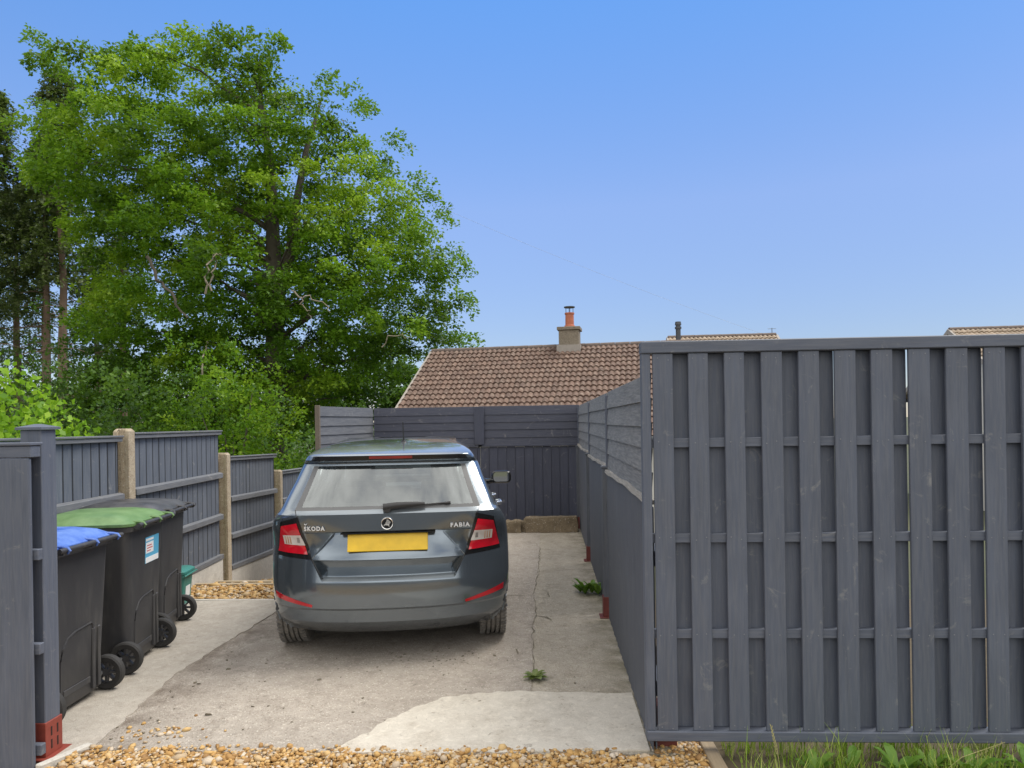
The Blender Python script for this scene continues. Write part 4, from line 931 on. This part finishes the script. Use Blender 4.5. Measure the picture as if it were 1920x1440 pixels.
def edge_dist(x, z, poly):
    p = np.array(poly); q_ = np.roll(p, -1, 0); X = np.stack([x, z], 1)[:, None]; d = q_-p
    t_ = np.clip(((X-p)*d).sum(-1)/(d*d).sum(-1), 0, 1); return np.linalg.norm(X - p - t_[..., None]*d, axis=-1).min(1)
OUT = [(-18.9,16.6),(-17.9,16.3),(-17.1,14.9),(-16.4,15.2),(-16.0,15.9),(-15.0,16.0),(-15.0,16.5),(-14.2,15.8),(-12.8,15.6),(-12.3,16.1),(-11.4,15.4),(-10.6,16.0),(-10.2,16.6),(-9.4,16.3),(-9.7,15.7),(-9.8,15.0),(-8.4,14.5),(-7.5,13.3),(-6.3,13.1),(-5.6,12.4),(-5.3,11.6),(-5.4,11.1),(-4.4,10.5),(-4.2,9.2),(-3.4,9.2),(-4.0,8.7),(-3.2,7.7),(-2.9,6.8),(-2.5,6.0),(-2.7,4.5),(-3.1,4.0),(-5.1,2.9),(-6.2,2.0),(-7.8,1.4),(-8.2,.5),(-9.8,.3),(-11.6,.3),(-13.2,1.5),(-15.2,1.7),(-17.9,2.2),(-18.0,5.6),(-18.2,8.6),(-19.0,11.6),(-18.5,12.7),(-17.7,13.7),(-18.2,15.1)]
TR = np.array([[-9.9,25,-1.6],[-9.85,25,3],[-9.85,25,6.2],[-9.87,25,8.3],[-9.88,25,9.7],[-9.96,25,11.3],[-10.23,25,13.2],[-10.3,25.1,15.0]])
g = np.random.default_rng(21)
# boughs: clump centres inside the photographed outline, with depth
M0 = 5200; x = g.uniform(-19, -2.4, M0); z = g.uniform(.3, 16.6, M0); k = in_poly(x, z, OUT); x, z = x[k], z[k]
ed = edge_dist(x, z, OUT); k = ed > .62; x, z, ed = x[k], z[k], ed[k]
dep = np.minimum(5.2, .3 + 1.9*np.sqrt(ed)); y = 25 + g.uniform(-1, 1, len(x))*dep; 
cl = np.stack([x, y, z], 1); keep = []
for i in range(len(cl)):           # spacing between clumps leaves gaps
    if all(np.sum((cl[i]-cl[j])**2*np.array([1, .8, 1.6])) > 1.0 for j in keep): keep.append(i)
    if len(keep) > 820: break
cl = cl[keep]; ed = ed[keep]
def hole(px, pz, r): return ((cl[:, 0]-px)**2 + ((cl[:, 2]-pz)*1.1)**2 > r*r)
hk = hole(-11.4, 12.6, .8) & hole(-10.0, 12.3, .75) & hole(-8.2, 12.0, .6) & hole(-9.9, 10.3, .55) & hole(-17.6, 4.2, .8) & hole(-14.2, 3.4, .8) & hole(-7.0, 10.9, .55) & hole(-15.5, 13.2, .5) & hole(-13.0, 9.4, .5) & hole(-9.9, 7.4, .5) & hole(-12.2, 3.0, .6) & hole(-13.8, 6.6, .7) & hole(-9.2, 14.0, .45) & hole(-10.9, 13.4, .45) & hole(-9.9, 8.8, .4)
front_keep = hk | (cl[:, 1] > 26.0) & (g.uniform(0, 1, len(cl)) > .86)
cl = cl[front_keep]
cl = cl[~((cl[:, 0] > -4.9) & (cl[:, 2] < 4.2) & (cl[:, 1] < 27.0))]
cl = cl[~((cl[:, 1] < 25.2) & (np.abs(cl[:, 0]*25/cl[:, 1]+9.9) < .28) & (cl[:, 2] > 7.2) & (cl[:, 2] < 9.2))]
cl = cl[cl[:, 2] < 15.3]; cl = cl[~((cl[:, 0]*25/cl[:, 1] < -17.2) & (cl[:, 2] < 9.5))]
lab_noise = np.array([noise.noise(Vector(c)*.28 + Vector((3, 8, 1))) for c in cl])
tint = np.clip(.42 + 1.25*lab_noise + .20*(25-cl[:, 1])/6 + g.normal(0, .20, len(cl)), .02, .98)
nsp = 7; cs, ds, ts = [], [], []
for c_, t_ in zip(cl, tint):
    h_ = np.array([c_[0]+9.9, (c_[1]-25), 0]); o_ = unit(h_ + np.array([0, 0, .25]))
    for k in range(nsp):
        d_ = unit(o_*.9 + g.normal(0, .55, 3)*np.array([1, 1, .45])); cs.append(c_ + g.normal(0, .30, 3)*np.array([1, 1, .6]) - d_*.45); ds.append(d_); ts.append(t_)
# wisps that break the outline
for (px, pz, dx, dz, n_) in ((-18.3,16.2,-.7,.5,4),(-17.9,15.6,-.8,.5,4),(-17.6,14.8,-.6,.6,5),(-15.1,15.3,-.2,.7,4),(-12.3,15.0,0,.8,4),(-10.2,14.9,.15,.9,5),(-10.0,15.5,.9,.35,3),(-9.7,15.2,.8,.3,3),(-8.0,14.0,.8,.2,4),(-6.6,12.9,.8,.25,4),(-4.7,10.4,.9,0,4),(-4.0,9.15,1,.1,4),(-3.6,7.9,.8,-.2,4),(-3.1,6.2,.9,-.2,5),(-16.5,15.3,-.4,.8,4),(-13.6,15.2,.1,.8,4),(-11.2,15.0,.2,.8,4),(-7.3,13.3,.7,.5,4),(-5.5,11.8,.9,.2,4),(-4.4,9.8,.8,-.1,3),(-3.4,7.2,1,.1,4),(-18.3,13.2,-.8,.4,4),(-2.95,4.9,.7,-.5,4),(-18.4,11.8,-.9,.2,4),(-18.0,10.5,-.9,.1,3)):
    for k in range(n_):
        cs.append(np.array([px, 25+g.normal(0, .5), pz]) + g.normal(0, .16, 3)); ds.append(unit(np.array([dx, g.normal(0, .3), dz]) + g.normal(0, .25, 3))); ts.append(.42)
V, rn = sprays(np.array(cs), np.array(ds), np.array(ts), 56, .80, .52, .138, .26, .10, 5)
beech = thing('broadleaf_tree', 'very large leafy green tree towering behind the left fence', 'tree', (-9.9, 25, -1.6))
def rel(V, o): return V - np.array(o.location)
quads('crown', rel(V, beech), rn, M_beech, beech)
b = MB(); base = Vector(beech.location)
b.tube([Vector(p)-base for p in TR], [.46,.36,.30,.25,.21,.16,.09,.04], 14); b.tube([Vector(p)-base for p in ([-9.85,25,5.6],[-9.2,24.9,7.8],[-9.0,24.9,9.3],[-8.6,25,11.5],[-8.0,25,13.4])], [.22,.18,.15,.10,.04], 10)
b.build('trunk', M_bark, beech, sharp=60)
b = MB()
for i in range(0, len(cl), 9):       # limbs out to the leaf clumps
    c_ = Vector(cl[i]); zt = max(1.5, min(13.5, c_.z - .35*math.hypot(c_.x+9.9, c_.y-25) + random.uniform(-.6, .6))); s_ = Vector((float(np.interp(zt, TR[:,2], TR[:,0])), 25, zt)); L_ = (c_-s_).length
    pts = []
    for k in range(7):
        q_ = k/6; p = s_.lerp(c_, q_); p.z += .10*L_*math.sin(q_*math.pi); p += Vector((random.gauss(0,1), random.gauss(0,1), random.gauss(0,1)))*.05*L_*.35*math.sin(q_*math.pi); pts.append(p-base)
    b.tube(pts, [(.02+.009*L_)*(1-.85*k/6) for k in range(7)], 5, cap=False)
b.build('branches', M_bark, beech, sharp=60)
wl_ = lambda *a: [Vector((x_, y_, z_))-base for x_, y_, z_ in a]
for Yb, pts, rad in ((19.2, ((-12.44,6.4),(-12.4,7.0),(-12.25,7.6),(-12.0,7.8)), (.05,.045,.035,.02)), (19.3, ((-12.2,6.5),(-12.1,7.2),(-12.05,7.75),(-11.8,7.85)), (.045,.04,.035,.02)),
        (20, ((-14.64,7.86),(-14.2,7.0),(-13.6,6.2),(-13.1,5.5)), (.085,.08,.065,.04)), (19.3, ((-9.2,6.45),(-8.86,6.2),(-8.15,6.0),(-7.7,5.5)), (.035,.035,.028,.015)), (19.3, ((-8.86,6.2),(-8.7,5.7),(-8.5,5.3)), (.03,.025,.012)),
        (19.3, ((-12.6,3.4),(-12.5,4.2),(-12.3,4.6)), (.045,.035,.02)), (21, ((-5.9,4.3),(-5.5,4.75),(-4.9,4.6)), (.03,.025,.012))):
    pts = [(x_*Yb/25, Yb, 1.53 + (z_-1.53)*Yb/25) for x_, z_ in pts]
    P_ = wl_(*pts); Q_ = [P_[0]]
    for a, c in zip(P_[:-1], P_[1:]):
        for k in range(1, 5): Q_.append(a.lerp(c, k/4) + Vector((random.gauss(0,.05), random.gauss(0,.05), random.gauss(0,.05) + .06*math.sin(math.pi*k/4))))
    b = MB(); b.tube(Q_, list(np.interp(np.linspace(0, len(rad)-1, len(Q_)), range(len(rad)), rad)*.62), 6); b.build('bare_branch', M_bark if rad[0] > .08 else M_dead, beech, sharp=60)

# conifers at the far left
def conifer(x, y, zb, zc, zt, rad, label, seed, sparse=1.0, dead=True):
    g = np.random.default_rng(seed); t = thing('conifer_tree', label, 'tree', (x, y, zb), 0, 'conifers at the far left')
    b = MB(); H_ = zt-zb; wob = [random.gauss(0, .10) for _ in range(7)]
    b.tube([(wob[k]*k/6, wob[6-k]*k/6, H_*k/6) for k in range(7)], [.27-.04*k for k in range(6)]+[.02], 10)
    n = int(290*sparse*max(.5, (zt-zc)/9)); cs, ds, ts = [], [], []
    for k in range(n):
        s_ = g.uniform(0, 1)**.9; zz = (zc-zb) + (zt-zc)*s_; a = g.uniform(0, 6.283); rr_ = rad*(1-s_)**.75*g.uniform(.15, .95) + .08
        d_ = np.array([math.cos(a), math.sin(a), .12]); cs.append(np.array([math.cos(a)*rr_*.6, math.sin(a)*rr_*.6, zz])); ds.append(d_); ts.append(np.clip(g.normal(.4, .2), 0, 1))
    V, r_ = sprays(np.array(cs), np.array(ds), np.array(ts), 46, .75, .32, .15, .55, .10, seed); V[:] = V
    quads('crown', V, r_, M_con, t)
    for k in range(34):
        zz = g.uniform(.25, .8)*(zc-zb+2); a = g.uniform(0, 6.283); L_ = g.uniform(.6, 1.9); b.tube([(0,0,zz),(math.cos(a)*L_*.5, math.sin(a)*L_*.5, zz-.05),(math.cos(a)*L_, math.sin(a)*L_, zz-.3)], [.03,.02,.008], 4, cap=False)
    b.build('trunk', M_pbark, t, sharp=60)
conifer(-22.9, 32, -1.6, 8.4, 18.4, 2.0, 'tall slim conifer whose pointed top shows left of the big tree', 31, 1.2)
conifer(-24.15, 32.5, -1.6, 8.8, 15.5, 2.0, 'conifer with a straight bare brown trunk, second from the left edge', 32)
conifer(-26.0, 31.5, -1.6, 7.0, 17.6, 2.7, 'dark dense conifer at the left picture edge', 33, 1.6)
conifer(-25.2, 34, -1.6, 7.2, 13.8, 2.2, 'shorter dark conifer set back between the taller ones', 34)
conifer(-21.6, 34.5, -1.6, 6.0, 13.4, 2.0, 'half hidden conifer behind the left side of the big tree', 35, .9)

conifer(-28.3, 36, -1.6, 4.5, 14.5, 2.8, 'conifer deep in the stand, almost cut off by the left edge', 36, 1.1)
conifer(-24.6, 37, -1.6, 4.5, 11.5, 2.4, 'lowest conifer, deep between the bare trunks at the left', 37, 1.1)
# shrubs under the trees
def shrub(x, y, zb, rx, ry, h, n, mat, label, seed, lsz=.10, group='shrubs under the big tree', tint0=.45):
    g = np.random.default_rng(seed); t = thing('shrub', label, 'shrub', (x, y, zb), 0, group)
    a = g.uniform(0, 6.283, n); u_ = g.uniform(0, 1, n); ph = np.arccos(g.uniform(-.1, 1, n)); rr_ = u_**.4
    bump_ = 1 + .22*np.sin(3*a+seed) * np.sin(2*ph) + .12*np.sin(7*a)
    c = np.stack([rx*rr_*np.sin(ph)*np.cos(a)*bump_, ry*rr_*np.sin(ph)*np.sin(a)*bump_, np.maximum(.05, h*rr_*np.cos(ph)*bump_)], 1)
    tn = np.clip(tint0 + g.normal(0, .2, n) + .25*np.sin(c[:,0]*2.1+seed)*np.sin(c[:,2]*2.7), .03, .97)
    V, r_ = sprays(c, c + np.array([0,0,.4]) + g.normal(0, .5, (n,3)), tn, 34, lsz*6, lsz*4, lsz, .2, .07, seed)
    quads('foliage', V, r_, mat, t)
    b = MB()
    for k in range(9): q_ = c[k*(n//9)]; b.tube([(q_[0]*.08, q_[1]*.08, 0), (q_[0]*.5, q_[1]*.5, q_[2]*.6), tuple(q_)], [.05,.035,.01], 5)
    b.build('stems', M_bark, t)
shrub(-16.4, 23.5, -1.5, 3.4, 2.0, 6.4, 520, M_und, 'dark shrub below the left side of the big tree', 41, .12, tint0=.3)
shrub(-11.6, 18.6, -1.5, 2.8, 1.6, 4.4, 420, M_und, 'bushy dark shrub behind the tallest left fence panel', 42, .11, tint0=.4)
shrub(-8.6, 18.8, -1.5, 2.4, 1.6, 4.8, 430, M_beech, 'bright leafy shrub left of the return fence', 43, .11, tint0=.5)
shrub(-5.6, 17.5, -1.5, 1.9, 1.2, 3.0, 260, M_und, 'dark hollow shrub behind the short far fence panel', 44, .10, tint0=.12)
shrub(-20.5, 29.5, -1.5, 5.0, 2.0, 5.6, 560, M_und, 'low dark undergrowth bush under the conifers', 45, .14, tint0=.2)
shrub(-26.5, 30, -1.5, 4.0, 2.0, 5.2, 430, M_und, 'brownish undergrowth bush at the far left edge', 46, .14, tint0=.12)
g = np.random.default_rng(47); n = 1900; cx_ = g.uniform(-66, -7, n); cz_ = g.uniform(-1.5, 1, n)*0 + g.uniform(0, 1, n)**.7*(6.8 + 1.2*np.sin(cx_*.35) + .8*np.sin(cx_*.9)) - 1.4
V, r_ = sprays(np.stack([cx_, 52 + g.normal(0, 1.6, n), cz_], 1), np.stack([g.normal(0, 1, n), -np.abs(g.normal(0, 1, n)), g.normal(.2, .4, n)], 1), np.clip(g.normal(.25, .15, n), 0, 1), 44, 1.6, 1.1, .34, .2, .3, 47)
tag(quads('woodland', V, r_, M_und), 'dark band of woodland far behind the trees', 'woodland', kind='stuff')
# bright bush over the near left fence
def bush():
    g = np.random.default_rng(51); t = thing('leafy_bush', 'bright lime green bush rising over the near left fence', 'bush', (-5.85, 6.2, -.75)); n = 22000
    a = g.uniform(0, 6.283, n); ph = np.arccos(g.uniform(-.05, 1, n)); rr_ = g.uniform(.8, 1.03, n)
    bp = 1 + .10*np.sin(3*a+1)*np.sin(2*ph) + .05*np.sin(9*a+4*ph)
    c = np.stack([1.95*rr_*np.sin(ph)*np.cos(a)*bp, 1.4*rr_*np.sin(ph)*np.sin(a)*bp, 2.9*rr_*np.cos(ph)*bp], 1)
    nr = c/np.array([1.65, 1.3, 2.72])**2 + g.normal(0, .55, (n,3)); f = np.cross(nr, g.normal(0,1,(n,3))); f[:,2] -= .5
    l_ = g.uniform(.04, .085, n); V = leaf_quads(c, f, nr, l_, l_*.75, -.10); quads('foliage', V, np.clip(g.normal(.5, .24, n), 0, 1), M_bush, t)
    b = MB()
    for k in range(14): q_ = c[k*200]*.9; b.tube([(q_[0]*.05,q_[1]*.05,0),(q_[0]*.5,q_[1]*.5,q_[2]*.55),tuple(q_)], [.03,.02,.006], 5)
    b.build('stems', M_bark, t)
bush()
# grass in front of the big panel
g = np.random.default_rng(61); n = 7500
P = np.column_stack([.80 + 2.6*g.uniform(0, 1, n), 3.33 - .85*g.uniform(0, 1, n)**1.1, np.full(n, -.02)])
clx = np.array([noise.noise(Vector((p[0]*5, p[1]*5, 0))) for p in P]); P = P[clx > -.12]; n = len(P)
hgt = g.gamma(4, .018, n) + .015; hgt *= 1 + .5*np.array([noise.noise(Vector((p[0]*3.1, p[1]*3, 4))) for p in P])
dr = g.normal(0, 1, (n, 3)); dr[:, 2] = 0; dr = unit(dr); side = np.stack([-dr[:,1], dr[:,0], np.zeros(n)], 1); wd = g.uniform(.0012, .0030, n)[:, None]; ln = g.uniform(.15, .75, n)[:, None]
mid = P + dr*hgt[:,None]*ln*.35 + np.array([0,0,1])*hgt[:,None]*.62; tip = P + dr*hgt[:,None]*ln + np.array([0,0,1])*hgt[:,None]
V1 = np.stack([P-side*wd, P+side*wd, mid+side*wd*.8, mid-side*wd*.8], 1); V2 = np.stack([mid-side*wd*.8, mid+side*wd*.8, tip+side*wd*.1, tip-side*wd*.1], 1)
rr_ = np.clip(g.normal(.52, .30, n), 0, 1); tag(quads('grass', np.vstack([V1, V2]), np.concatenate([rr_, rr_]), M_grass), 'rough green grass at the foot of the big fence panel', 'grass', kind='stuff')
def rosette(name, label, cat, loc, n, L0, mat, seed, up=.35, wr=.32, group=None, layers=2):
    g = np.random.default_rng(seed); t = thing(name, label, cat, loc, 0, group); Q = []; rn_ = []
    for k in range(n):
        a = k*2.4 + g.normal(0, .3); L_ = L0*g.uniform(.55, 1.15); e_ = up*g.uniform(.4, 1.7); d = np.array([math.cos(a), math.sin(a), 0]); s_ = np.array([-d[1], d[0], 0]); w_ = L_*wr*g.uniform(.8, 1.2); pr = None; tn = g.uniform(.2, .9)
        for i, (q_, wk) in enumerate(((0,.15),(.25,.7),(.5,1),(.75,.85),(1,.05))):
            c = d*L_*q_ + np.array([0,0,1])*(L_*e_*q_ - .5*L_*e_*q_*q_ + .004); tw = np.array([0,0,1])*.12*w_
            cur = (c - s_*w_*.5*wk + tw*wk, c, c + s_*w_*.5*wk + tw*wk)
            if pr: Q += [[pr[0], pr[1], cur[1], cur[0]], [pr[1], pr[2], cur[2], cur[1]]]; rn_ += [tn, tn*.9]
            pr = cur
    quads('leaves', np.array(Q), rn_, mat, t); return t
rosette('weed', 'small pale green weed growing in the crack nearest the camera', 'weed', (-.085, 4.12, .003), 26, .085, M_dock, 71, .5, .42)
w1 = rosette('weed', 'fresh bright green leafy weed against the right fence', 'weed', (.33, 6.12, 0), 16, .11, M_weed, 72, 1.5, .42)
gq = np.random.default_rng(73)
for (dx, dy, L_) in ((.11, -.03, .10), (.17, .04, .075), (-.04, .06, .085), (.06, .03, .11)):
    Q = rosette('sprig', None, None, (0,0,0), 11, L_, M_weed, int(gq.integers(999)), 1.5, .45); me_o = [c for c in Q.children][0]; me_o.parent = w1; me_o.location = (dx, dy, 0); me_o.name = 'leaves'; bpy.data.objects.remove(Q)
for i, (x_, y_, L_, lab) in enumerate(((1.13, 3.04, .085, 'leftmost broad leaved weed in the grass below the big panel'), (1.30, 3.07, .075, 'small broad leaved weed just right of the leftmost one in the grass'), (1.49, 3.05, .11, 'tall pointed leaf weed in the middle of the grass'),
        (1.64, 3.08, .08, 'low weed by the leaning seed head in the grass'), (1.79, 3.04, .10, 'clump of broad weed leaves in the right part of the grass'), (1.91, 3.08, .07, 'small weed between the two larger right hand clumps in the grass'), (2.03, 3.05, .105, 'rightmost broad leaved weed near the picture edge'))):
    rosette('weed', lab, 'weed', (x_, y_, -.02), 13, L_, M_weed, 80+i, 1.3, .40, 'broad leaved weeds in the grass')
for i, (x0, y0, x1, z1, lab) in enumerate(((.99, 3.03, .955, .20, 'tall dry grass stalk standing at the left of the grass'), (1.62, 3.02, 1.93, .135, 'long grass seed head leaning right across the bottom rail'))):
    b = MB(); b.tube([(x0, y0, -.02), ((x0*.6+x1*.4), y0+.01, z1*.55), (x1, y0+.02, z1)], [.0016,.0015,.001], 5)
    for k in range(16):
        q_ = .45+.55*k/16; p = Vector((x0, y0, -.02)).lerp(Vector((x1, y0+.02, z1)), q_); b.tube([p, p+Vector((.006*(-1)**k, 0, .012))], [.0025,.0006], 4)
    tag(b.build('grass_stalk', plain('dry_stalk', (.36,.33,.14), .8, .2)), lab, 'grass stalk')
